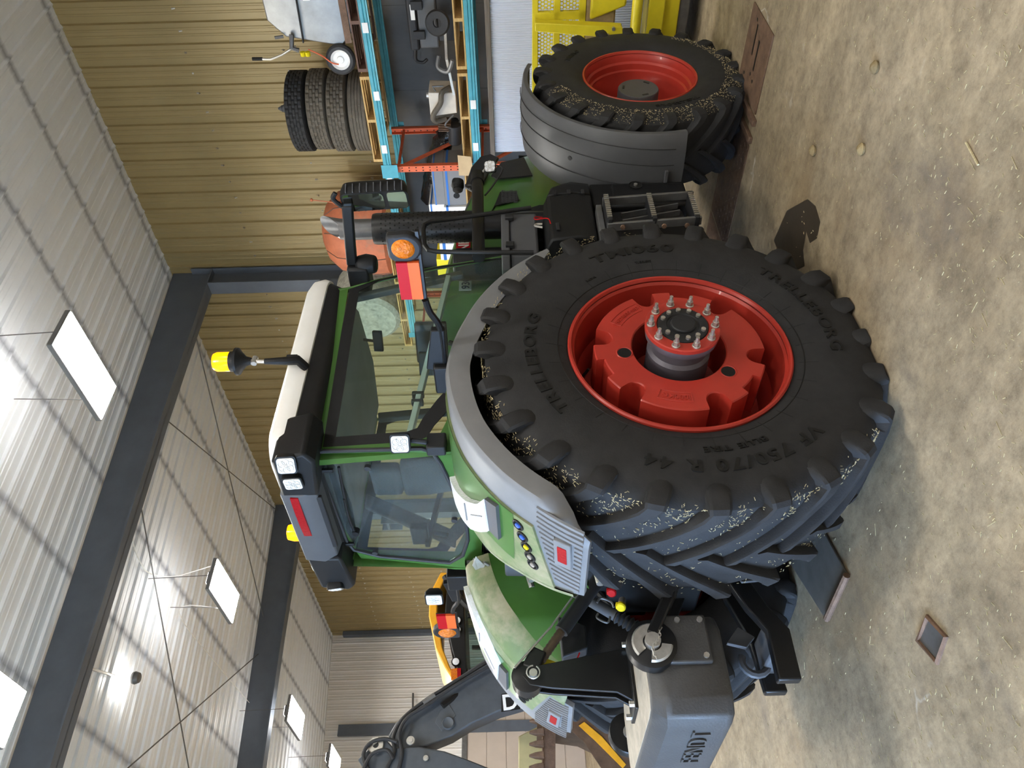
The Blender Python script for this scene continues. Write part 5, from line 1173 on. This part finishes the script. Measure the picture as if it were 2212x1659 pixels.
# ---- hood
def hsec(x):
    top = lerp(x, [(1.5, 2.42), (2.0, 2.38), (2.5, 2.30), (2.95, 2.22), (3.25, 2.15), (3.5, 2.02), (3.68, 1.82), (3.74, 1.6)]); w_ = lerp(x, [(1.5, .46), (2.4, .47), (3.0, .45), (3.4, .40), (3.74, .33)]); bot = lerp(x, [(1.5, 1.25), (2.9, 1.3), (3.4, 1.35), (3.74, 1.4)])
    return top, w_, bot
xs_ = [1.52, 1.8, 2.1, 2.4, 2.7, 2.95, 3.2, 3.4, 3.55, 3.66, 3.74]
rg = []
for x in xs_:
    t_, w_, b_ = hsec(x); rg.append([Vector((x, y, z)) for y, z in ((-w_, b_), (-w_-.01, (t_+b_)/2), (-w_+.01, t_-.14), (-w_+.05, t_-.05), (-w_+.15, t_-.005), (0, t_+.015), (w_-.15, t_-.005), (w_-.05, t_-.05), (w_-.01, t_-.14), (w_+.01, (t_+b_)/2), (w_, b_))])
MB().loft(rg).build('hood', 'paint_green', TR, ang=28)
# dark top panel and nose
rg = []
for x in [2.75, 2.95, 3.2, 3.4, 3.55, 3.66, 3.745]:
    t_, w_, b_ = hsec(x); rg.append([Vector((x+.006, y, z)) for y, z in ((-w_+.045, t_-.06+.008), (-w_+.15, t_+.004), (0, t_+.024), (w_-.15, t_+.004), (w_-.045, t_-.052))])
mb = MB(); mb.loft(rg, False, False, False); mb.loft([[p-Vector((.0, 0, .012)) for p in r] for r in rg], False, False, False); mb.build('hood_top_panel', 'plastic_dark', TR, ang=40)
for s_ in (-1, 1):
    q = MB(); pg = [T(*p, y=-.462) for p in ((1061, 381), (1083, 353), (1132, 342), (1150, 381), (1072, 388))]; q.slab([Vector((p.x, s_*.462, p.z)) for p in pg], (0, s_*.012, 0)); q.build('side_grille', 'plastic_dark', TR)
    pg = [T(*p, y=-.445) for p in ((1004, 405), (1018, 362), (1038, 337), (1060, 331), (1078, 340), (1062, 360), (1045, 395), (1030, 420))]; MB().slab([Vector((p.x, s_*(.43-.05*max(0, p.x-3.2)), p.z)) for p in pg], (0, s_*.03, 0)).build('headlamp_surround', 'plastic_dark', TR, bevel=.01)
    MB().box((3.42, s_*.405, 2.0), (.14, .02, .05), rot=(0, 25, -s_*12)).build('head_lamp', 'lens_white', TR, bevel=.008)
    q = MB(); q.slab([(2.62, s_*.482, 1.98), (2.84, s_*.478, 1.93), (2.84, s_*.478, 1.79), (2.70, s_*.484, 1.77)], (0, s_*.006, 0)); q.build('grille_backing', 'plastic_black', TR)
    q = MB()
    for i in range(10):
        for j in range(4): 
            c = Vector((2.67+i*.018+.009*(j % 2), s_*.489, 1.80+j*.034+.006*i*0))
            q.tube([c+Vector((.0095*math.cos(math.radians(60*k+30)), 0, .016*math.sin(math.radians(60*k+30)))) for k in range(6)], .0022, 4, closed=True)
    q.build('grille_mesh', 'plastic_grey', TR)
    q = MB(); q.tube([Vector((x, s_*(hsec(x)[1]+.004), hsec(x)[0]-.19-.10*(x-1.6))) for x in (1.6, 2.0, 2.5, 2.9)], .006, 5); q.build('panel_gap', 'plastic_black', TR)
MB().slab([(3.745, -.3, 1.75), (3.745, .3, 1.75), (3.755, .28, 1.45), (3.755, -.28, 1.45)], (.012, 0, 0)).build('front_grille', 'plastic_black', TR)
q = MB(); f0 = frame((1.90, -.472, 2.185), (0, -1, 0), (1, 0, 0)); q.bx(-.02, .50, -.012, .10, -.002, .003, f0); q.build('badge_plate', 'tape_red', TR, smooth=False)
q = MB(); q.text('FENDT', f0, .12, .010, .12, .012); q.build('badge_lettering', 'decal_white', TR, smooth=False)
f0 = frame((1.55, -.476, 2.17), (0, -1, 0), (1, 0, 0)); q = MB(); q.bx(-.015, .20, -.015, .078, -.002, .003, f0); q.build('model_plate', 'decal_silver', TR, smooth=False)
q = MB(); q.text('930', f0, .085, .010, .08, .01); q.build('model_lettering', 'ink', TR, smooth=False)
# ---- exhaust stack
EX, EY = 1.97, -.74
MB().cyl((EX, EY, 1.55), (EX, EY, 2.12), .10, 24).build('exhaust_lower', 'paint_black', TR)
ST = MB().lathe([(.10, 2.06), (.118, 2.08), (.118, 2.86), (.112, 2.885), (.085, 2.89)], 32, Matrix.Translation((EX, EY, 0))).build('exhaust_shroud', 'paint_black', TR)
q = MB()
for j in range(19):
    for i in range(20):
        a = 2*math.pi*(i+.5*(j % 2))/20; z = 2.2+j*.034; c = Vector((EX+.1178*math.cos(a), EY+.1178*math.sin(a), z)); q.cyl(c, c+Vector((math.cos(a), math.sin(a), 0))*.0012, .0068, 7)
mat('hole_black', (.002, .002, .002), .9, 0, 0); tag(q.build('perforation', 'hole_black', ST, smooth=False), kind='stuff')
fx0 = [(EX, EY, 2.87), (EX, EY, 3.05), (EX+.01, EY, 3.14), (EX+.05, EY, 3.22)]
q = MB(); rings = []
for k, (p, r) in enumerate(zip(fx0, (.078, .078, .079, .08))):
    rings.append([Vector((p[0]+r*math.cos(a), p[1]+r*math.sin(a), p[2]+(0 if k < 3 else .09*math.cos(a)))) for a in [2*math.pi*i/24 for i in range(24)]])
q.loft(rings, False); mat('exhaust_steel', (.16, .16, .165), .42, .7, .2, 8); q.build('exhaust_pipe', 'exhaust_steel', TR)
# ---- lamp tube, handrail, boxes and steps on the right side
MB().tube([(1.42, -.86, 2.08), (1.9, -.86, 2.09), (2.42, -.86, 2.10)], .045, 14).build('lamp_tube', 'paint_black', TR)
MB().tube([(2.38, -.86, 2.10), (2.49, -.86, 2.10)], .053, 14).build('tube_collar', 'plastic_black', TR)
lampcube((2.50, -.93, 2.0), (-.75, -.8, .15), .085); MB().tube([(2.47, -.87, 2.08), (2.52, -.89, 2.04)], .012, 6).build('lamp_bolt', 'zinc', TR)
q = MB()
for k in range(6): q.lathe([(.052-.003*k, -.002), (.054-.003*k, 0), (.052-.003*k, .002)], 18, frame((2.44-.008*k, -.80, 2.26), (-1, .4, .1)))
q.lathe([(0, -.06), (.04, -.055), (.05, 0), (.048, .03), (0, .03)], 18, frame((2.46, -.80, 2.26), (1, -.4, 0))); q.build('round_lamp', 'plastic_black', TR)
MB().tube(smoothpath([(2.45, -.8, 2.2), (2.4, -.83, 2.12), (2.33, -.84, 2.16)]), .007, 6).build('lamp_cable', 'rubber', TR)
MB().tube(smoothpath([(2.53, -.92, 1.95), (2.5, -.9, 1.9), (2.3, -.88, 1.98), (2.2, -.86, 2.04)]), .007, 6).build('lamp_cable', 'rubber', TR)
MB().tube([(1.88, -.95, 1.70), (1.78, -.95, 2.2), (1.74, -.95, 2.42), (1.70, -.95, 2.465), (1.64, -.95, 2.47), (1.46, -.95, 2.45), (1.40, -.95, 2.42), (1.38, -.95, 2.36), (1.36, -.95, 2.1), (1.34, -.95, 1.7)], .0165, 10).build('handrail', 'paint_black', TR)
MB().bx(1.36, 1.86, -.92, -.6, 1.66, 1.86).build('battery_box', 'plastic_grey', TR, bevel=.02); MB().bx(1.34, 1.90, -.935, -.58, 1.86, 1.92).build('battery_lid', 'plastic_grey', TR, bevel=.01)
for x in (1.45, 1.78): MB().bx(x-.025, x+.025, -.955, -.92, 1.83, 1.89).build('lid_clip', 'plastic_dark', TR, bevel=.005)
MB().bx(1.9, 2.2, -.66, -.48, 1.40, 1.85).build('cooler_cover', 'plastic_black', TR, bevel=.03)
MB().slab([(2.0, -.72, 1.96), (2.14, -.72, 1.90), (2.30, -.70, 1.62), (2.30, -.70, 1.30), (2.0, -.72, 1.30)], (0, .03, 0)).build('heat_shield', 'plastic_black', TR, bevel=.008)
MB().cyl((1.66, -.62, 1.9), (1.66, -.62, 2.28), .12, 20).build('filter_housing', 'plastic_black', TR, bevel=.03)
mb = MB().loft([[Vector((x, y, z)) for y, z in ((-.62, 1.27), (-1.06, 1.27), (-1.08, 1.40), (-1.06, 1.58), (-1.0, 1.61), (-.62, 1.61))] for x in (1.33, 1.86)]); tb = mb.build('tool_box', 'plastic_black', TR, bevel=.015)
MB().loft([[Vector((x, y, z)) for y, z in ((-.62, 1.27), (-w_, 1.27), (-w_-.02, 1.40), (-w_, tz), (-w_+.06, tz+.02), (-.62, tz+.02))] for x, w_, tz in ((1.87, 1.06, 1.58), (1.98, 1.05, 1.55), (2.05, 1.03, 1.48), (2.08, 1.0, 1.4))]).build('tool_box_end', 'plastic_black', TR, bevel=.012)
MB().bx(1.41, 1.49, -1.086, -1.076, 1.52, 1.545).build('box_latch', 'plastic_dark', tb, bevel=.004)
for z in (1.33, 1.43, 1.53): MB().bx(1.84, 1.89, -1.09, -1.07, z-.012, z+.012).build('box_hinge', 'plastic_dark', tb, bevel=.003)
MB().tube(smoothpath([(1.62, -1.04, 1.63), (1.60, -1.06, 1.68), (1.54, -1.08, 1.68), (1.52, -1.10, 1.6), (1.47, -1.09, 1.58)]), .004, 6).build('red_wire', 'red_cap', TR)
MB().tube(smoothpath([(1.56, -1.0, 1.63), (1.58, -1.0, 1.68), (1.60, -1.0, 1.67), (1.6, -1.0, 1.63)]), .008, 6).build('shackle', 'zinc', TR)
MB().bx(1.82, 2.12, -.99, -.62, .55, 1.26).build('fuel_tank_panel', 'plastic_black', TR, bevel=.02); MB().bx(1.86, 2.08, -1.005, -.98, .56, 1.1).build('panel_door', 'plastic_black', TR, bevel=.012)
MB().lathe([(0, .0), (.045, 0), (.05, .006)], 20, frame((2.05, -1.006, .92), (0, -1, 0))).build('door_recess', 'hole_black', TR); MB().cyl((2.05, -1.0, .92), (2.05, -1.02, .92), .014, 10).build('door_bolt', 'zinc', TR)
MB().bx(1.35, 1.82, -.95, -.55, .6, 1.26).build('tank_body', 'plastic_black', TR, bevel=.03)
# folding steps
q = MB()
for x in (1.30, 1.60): q.bar((x, -1.17, 1.22), (x+.02, -1.19, .60), .02, .06, (0, 1, 0))
q.build('ladder_side', 'steel_dark', TR, bevel=.004)
for z in (1.20, .91, .63): MB().bx(1.30, 1.61, -1.23, -1.10, z-.015, z+.015).build('ladder_step', 'plastic_dark', TR, bevel=.004)
q = MB()
for z in (1.20, .91, .63):
    for k in range(12): q.bx(1.325+k*.0225, 1.335+k*.0225, -1.238, -1.225, z-.012, z+.02)
tag(q.build('step_tooth', 'zinc', TR, smooth=False), kind='stuff')
for x in (1.42, 1.5): MB().bar((x, -1.12, 1.1), (x+.1, -1.12, .7), .012, .04, (0, 1, 0)).build('ladder_link', 'steel_dark', TR)
for x, z in ((1.285, 1.12), (1.285, .85), (1.285, .70)): MB().cyl((x, -1.18, z), (x-.012, -1.18, z), .016, 10).build('pivot_bolt', 'rust', TR)
MB().bx(1.26, 1.64, -1.12, -.95, 1.22, 1.26).build('step_mount', 'steel_dark', TR, bevel=.005)
MB().tube([(1.24, -1.02, 1.15), (1.24, -1.02, .55)], .055, 14).build('air_tank', 'rust', TR)
# ---- chassis, axles, drive line
for s_ in (-1, 1): MB().lathe([(.1, .40), (.36, .42), (.44, .46), (.46, .56), (.44, .60), (.1, .60)], 32, frame((0, 0, HZ), (0, s_, 0))).build('final_drive', 'plastic_dark', TR)
MB().bx(.2, 3.5, -.28, .28, .75, 1.35).build('engine_block', 'plastic_dark', TR, bevel=.05)
MB().bx(-.45, 1.2, -.36, .36, .62, 1.45).build('transmission', 'plastic_dark', TR, bevel=.06)
MB().tube([(0, -1.0, HZ), (0, -.5, HZ), (0, .5, HZ), (0, 1.0, HZ)], [.15, .19, .19, .15], 20).build('rear_axle', 'plastic_dark', TR)
MB().tube([(FXc, -1.05, FHZ), (FXc, -.3, FHZ), (FXc, .3, FHZ), (FXc, 1.05, FHZ)], [.11, .13, .13, .11], 16).build('front_axle', 'plastic_dark', TR)
MB().bx(3.3, 3.95, -.25, .25, .75, 1.3).build('front_hitch', 'paint_black', TR, bevel=.04)
# ---- rear: bracket frame, valves, couplers, hitch
fr = [T(*p, x=-.28) for p in ((1025, 1208), (1040, 1243), (1075, 1265), (1120, 1270), (1160, 1250))]; 
MB().tube(fr, .012, 8).tube([T(*p, x=-.28) for p in ((1045, 1215), (1080, 1235), (1110, 1262))], .010, 8).tube([T(1070, 1232, x=-.28), T(1085, 1266, x=-.28)], .008, 6).build('tube_bracket', 'zinc', TR)
MB().slab([T(*p, x=-.29) for p in ((1028, 1203), (1020, 1222), (1035, 1243), (1048, 1222))], (.008, 0, 0)).build('bracket_plate', 'zinc', TR, bevel=.003)
MB().bx(-.36, -.15, .05, .5, 1.75, 1.95).build('valve_block', 'plastic_grey', TR, bevel=.015); MB().bx(-.4, -.2, -.6, .55, 1.40, 1.62).build('spool_block', 'plastic_dark', TR, bevel=.02)
q = MB()
for k in range(4): MB().cyl((-.36, .12+k*.09, 1.80), (-.44, .12+k*.09, 1.78), .022, 8).build('hose_fitting', 'zinc', TR)
MB().slab([T(*p, x=-.25) for p in ((1030, 1130), (1050, 1190), (1100, 1200), (1090, 1160))], (.15, 0, 0)).build('rear_cover', 'plastic_black', TR, bevel=.01)
for (px, py), m in (((1322, 1277), 'red_cap'), ((1342, 1308), 'yellow_cap')):
    p = T(px, py, y=-.2); f0 = frame(p, (-1, -.6, .3))
    c_ = MB().lathe([(0, -.06), (.02, -.06), (.022, .0), (.017, .01), (.017, .02)], 16, f0).build('air_coupler', 'zinc', TR); MB().lathe([(.025, .0), (.027, .02), (.02, .026), (0, .024)], 16, f0).box(p+Vector((.0, 0, .022)), (.022, .036, .015)).build('coupler_cap', m, c_)
MB().tube([T(1290, 1225, y=-.3), T(1300, 1260, y=-.3)], .03, 12).tube([T(1300, 1232, y=-.32), T(1318, 1240, y=-.32)], .028, 12).build('socket_elbow', 'zinc', TR)
# lift cylinder with bellows
A_, B_ = T(1225, 1268, y=.12), T(1330, 1330, y=.12); MB().tube([A_, B_], .035, 14).build('lift_cylinder', 'plastic_grey', TR)
d_ = (B_-A_).normalized(); MB().tube([B_+d_*(.014*k) for k in range(13)], [.028+.018*(k % 2) for k in range(13)], 14).build('bellows', 'rubber', TR)
MB().tube(smoothpath([T(*p, y=.05) for p in ((1290, 1302), (1298, 1292), (1320, 1300), (1326, 1312))]), .007, 6).tube(smoothpath([T(*p, y=.05) for p in ((1292, 1325), (1290, 1335), (1312, 1345), (1318, 1332))]), .007, 6).build('wire_handle', 'steel_dark', TR)
MB().slab([T(*p, y=.1) for p in ((1205, 1330), (1265, 1350), (1270, 1400), (1215, 1420))], (0, .1, 0)).build('link_holder', 'plastic_dark', TR, bevel=.01)
MB().tube([T(1235, 1375, y=.15), T(1235, 1405, y=.15)], .012, 8).build('white_tube', 'decal_white', TR)
MB().tube(smoothpath([T(*p, y=.1) for p in ((1205, 1440), (1225, 1445), (1245, 1425), (1252, 1410))]), .004, 6).build('red_wire', 'red_cap', TR)
MB().bx(-.52, -.38, -.62, .62, .70, 1.30).bx(-.45, -.3, -.8, .8, 1.0, 1.4).build('hitch_frame', 'plastic_black', TR, bevel=.02)
# top link with catch hook
tl0, tl1, tl2 = Vector((-.45, 0, 1.27)), Vector((-.93, 0, 1.63)), Vector((-1.20, 0, 1.83))
MB().tube([tl0, tl1], .042, 14).build('top_link', 'plastic_dark', TR); mat('spindle', (.12, .085, .06), .45, .6, .3, 20)
q = MB(); dd = (tl2-tl1); q.tube([tl1+dd*(k/16*.62) for k in range(17)], [.024+.003*(k % 2) for k in range(17)], 12); q.build('top_link_spindle', 'spindle', TR)
q = MB(); f0 = frame(tl2+Vector((0, -.045, 0)), (0, -1, 0), (1, 0, 0)); q.lathe([(0, -.09), (.085, -.09), (.088, -.005), (.08, 0), (0, 0)], 28, f0); q.build('hook_head', 'paint_black', TR)
MB().slab([tl2+Vector((.06, -.05, .03)), tl2+Vector((.17, -.05, -.03)), tl2+Vector((.13, -.05, -.11)), tl2+Vector((.03, -.05, -.06))], (0, .08, 0)).build('hook_neck', 'paint_black', TR, bevel=.01)
MB().tube([tl2+Vector((.04, -.06, .07)), tl1+Vector((.0, -.06, .06)), tl1+Vector((.2, -.06, -.09))], .006, 6).build('release_rod', 'zinc', TR)
MB().slab([tl2+Vector((.06, .06, .02)), tl2+Vector((.16, .06, -.06)), tl2+Vector((.12, .06, -.16)), tl2+Vector((.02, .06, -.12))], (0, .01, 0)).build('warning_decal', 'decal_yellow', TR)
MB().slab([T(1200, 1445, x=-.95), T(1215, 1470, x=-.95), T(1230, 1462, x=-.95), T(1222, 1440, x=-.95)], (.01, 0, 0)).build('decal_plate', 'decal_yellow', TR)
# lower links
def link(s_):
    a, b = Vector((-.32, s_*.47, .72)), Vector((-1.27, s_*.585, 1.24))
    MB().bar(a, b, .055, .13, (0, 1, 0)).build('lower_link', 'paint_black', TR, bevel=.01)
    d = (b-a).normalized(); mp = a+(b-a)*.62; MB().box(mp+Vector((0, s_*.032, 0)), (.09, .012, .09), rot=(0, -31, 0)).build('link_plate', 'plastic_grey', TR, bevel=.003)
    f0 = frame(b+Vector((-.03, 0, 0)), (0, s_, 0), (1, 0, 0)); MB().lathe([(0, -.04), (.115, -.04), (.12, -.03), (.12, .03), (.11, .036), (0, .036)], 28, f0).build('hook_end', 'paint_black', TR)
    MB().cyl(b+Vector((-.03, -s_*.06, 0)), b+Vector((-.03, s_*.075, 0)), .038, 16).build('hitch_pin', 'zinc', TR)
    w_ = MB(); w_.lathe([(.045, .04), (.09, .042), (.098, .04), (.09, .05), (.045, .048)], 14, f0, a0=math.radians(-40), a1=math.radians(130)); w_.lathe([(.045, .04), (.09, .042), (.098, .04), (.09, .05), (.045, .048)], 14, f0, a0=math.radians(170), a1=math.radians(260)); w_.build('guide_washer', 'zinc', TR)
    MB().tube([a+(b-a)*.55+Vector((0, 0, .03)), Vector((-.25, s_*.42, 1.5))], .028, 10).build('lift_rod', 'paint_black', TR)
    return b
LB = link(-1); link(1)
q = MB(); c0 = LB+Vector((-.03, -.08, 0))
for k in range(11): 
    f0 = frame(c0+Vector((-.09+.012*k, -.006, -.0+.05*math.sin(k*.5)*.3-.01*k*.2)), (0, 1, 0) if k % 2 else (0, .3, 1), (1, 0, 0)); q.tube([f0 @ Vector((.010*math.cos(t), .006*math.sin(t), 0)) for t in [2*math.pi*j/10 for j in range(10)]], .0022, 5, closed=True)
q.build('safety_chain', 'zinc', TR)
# drawbar and pick-up hitch
MB().loft([[Vector((x, y, z)) for y, z in ((-.07+yo, zc-.06), (-.01+yo, zc-.06), (-.01+yo, zc+.06), (-.07+yo, zc+.06))] for x, zc, yo in ((-.45, .64, -.2), (-.75, .66, -.2), (-.95, .58, -.2), (-1.08, .50, -.2), (-1.35, .51, -.2))]).build('hitch_arm', 'paint_black', TR, bevel=.01)
MB().loft([[Vector((x, y, z)) for y, z in ((.01, zc-.06), (.07, zc-.06), (.07, zc+.06), (.01, zc+.06))] for x, zc in ((-.45, .64), (-.75, .6), (-1.0, .52), (-1.3, .5))]).build('hitch_arm', 'paint_black', TR, bevel=.01)
MB().bx(-1.2, -1.02, -.22, .05, .46, .56).build('hitch_cross', 'plastic_grey', TR, bevel=.015)
MB().tube(arc((-1.16, -.05, .60), .07, 60, 300, 10, (1, 0, 0), (0, 0, 1)), .022, 8).build('clevis_hook', 'plastic_grey', TR)
MB().slab([(-.98, -.1, .66), (-1.07, -.1, .74), (-1.10, -.1, .64), (-1.04, -.1, .58)], (0, .03, 0)).build('hook_guide', 'plastic_grey', TR, bevel=.004)
MB().bx(-.62, -.4, -.22, .12, .55, .95).build('pto_guard', 'plastic_dark', TR, bevel=.03)
MB().bx(-.74, -.62, -.42, -.24, .62, .66).tube([(-.74, -.44, .70), (-.74, -.40, .58)], .012, 8).build('stabiliser', 'zinc', TR, bevel=.004)
MB().slab([(-.7, -.36, .72), (-.85, -.36, .66), (-.84, -.36, .52), (-.72, -.36, .58)], (0, .02, 0)).build('shield_plate', 'plastic_grey', TR, bevel=.004)
# ================================================================== ballast block on the hitch
bk = thing('ballast_weight', 'dark grey cast ballast block carried on the tractor\'s rear hitch', 'weight', Matrix.Translation((-1.35, 0, .9)))
O2 = Vector((-1.35, 0, .9))
lay = [(.885, .02), (.91, 0), (1.195, 0), (1.255, .045), (1.265, .06)]
rings = []
for z, ins in lay:
    pl = [(-1.07, -.30), (-1.12, -.52), (-1.20, -.57), (-1.54, -.56), (-1.615, -.52), (-1.63, -.44), (-1.63, .44), (-1.615, .52), (-1.54, .56), (-1.20, .57), (-1.12, .52), (-1.07, .30)]
    rings.append([Vector((-1.35+(x+1.35)*(1-ins/.28), y*(1-ins/.57), z))-O2 for x, y in pl])
MB().loft(rings).build('block_body', 'block_grey', bk, bevel=.018)
MB().loft([[Vector((-1.35+(x+1.35)*.77, y*.885, z))-O2 for x, y in pl] for z in (1.2640, 1.2665)]).build('dust_layer', 'block_top', bk)
q = MB(); f0 = frame(Vector((-1.634, -.02, 1.03))-O2, (-1, 0, 0), (0, -1, 0)); f0 = frame(Vector((-1.632, .02, .985))-O2, (-1, 0, 0), (0, -1, 0)); q.text('FENDT', f0, .13, .016, .17, -.004); q.build('cast_lettering', 'block_grey', bk)
MB().bx(-.04, .2, -.60, -.565, .06, .27).build('pin_plate', 'block_grey', bk, bevel=.01); MB().bx(-.04, .2, .565, .60, .06, .27).build('pin_plate', 'block_grey', bk, bevel=.01)
for x, z in ((-.01, .09), (.17, .09), (.17, .2)): MB().cyl((x, -.60, z), (x, -.612, z), .014, 8).build('plate_bolt', 'zinc', bk)
for y in (-.05, .03):
    MB().slab([Vector(p)-O2 for p in ((-1.06, y, 1.26), (-1.07, y, 1.34), (-1.15, y, 1.80), (-1.20, y, 1.86), (-1.25, y, 1.82), (-1.27, y, 1.7), (-1.30, y, 1.36), (-1.36, y, 1.26))], (0, .022, 0)).build('tower_plate', 'paint_black', bk, bevel=.004)
MB().bx(-.06, .32, -.11, .11, .365, .385).build('tower_base', 'paint_black', bk, bevel=.004)
for x in (-.03, .29):
    for y in (-.09, .09): MB().cyl((x, y, .385), (x, y, .41), .016, 6).build('base_bolt', 'zinc', bk)
MB().cyl(Vector((-1.20, -.09, 1.80))-O2, Vector((-1.20, .08, 1.80))-O2, .022, 14).build('top_pin', 'zinc', bk)
MB().tube(arc(Vector((-1.20, -.095, 1.80))-O2, .035, 0, 330, 16, (1, 0, 0), (0, 0, 1)), .004, 6).build('lynch_ring', 'zinc', bk)
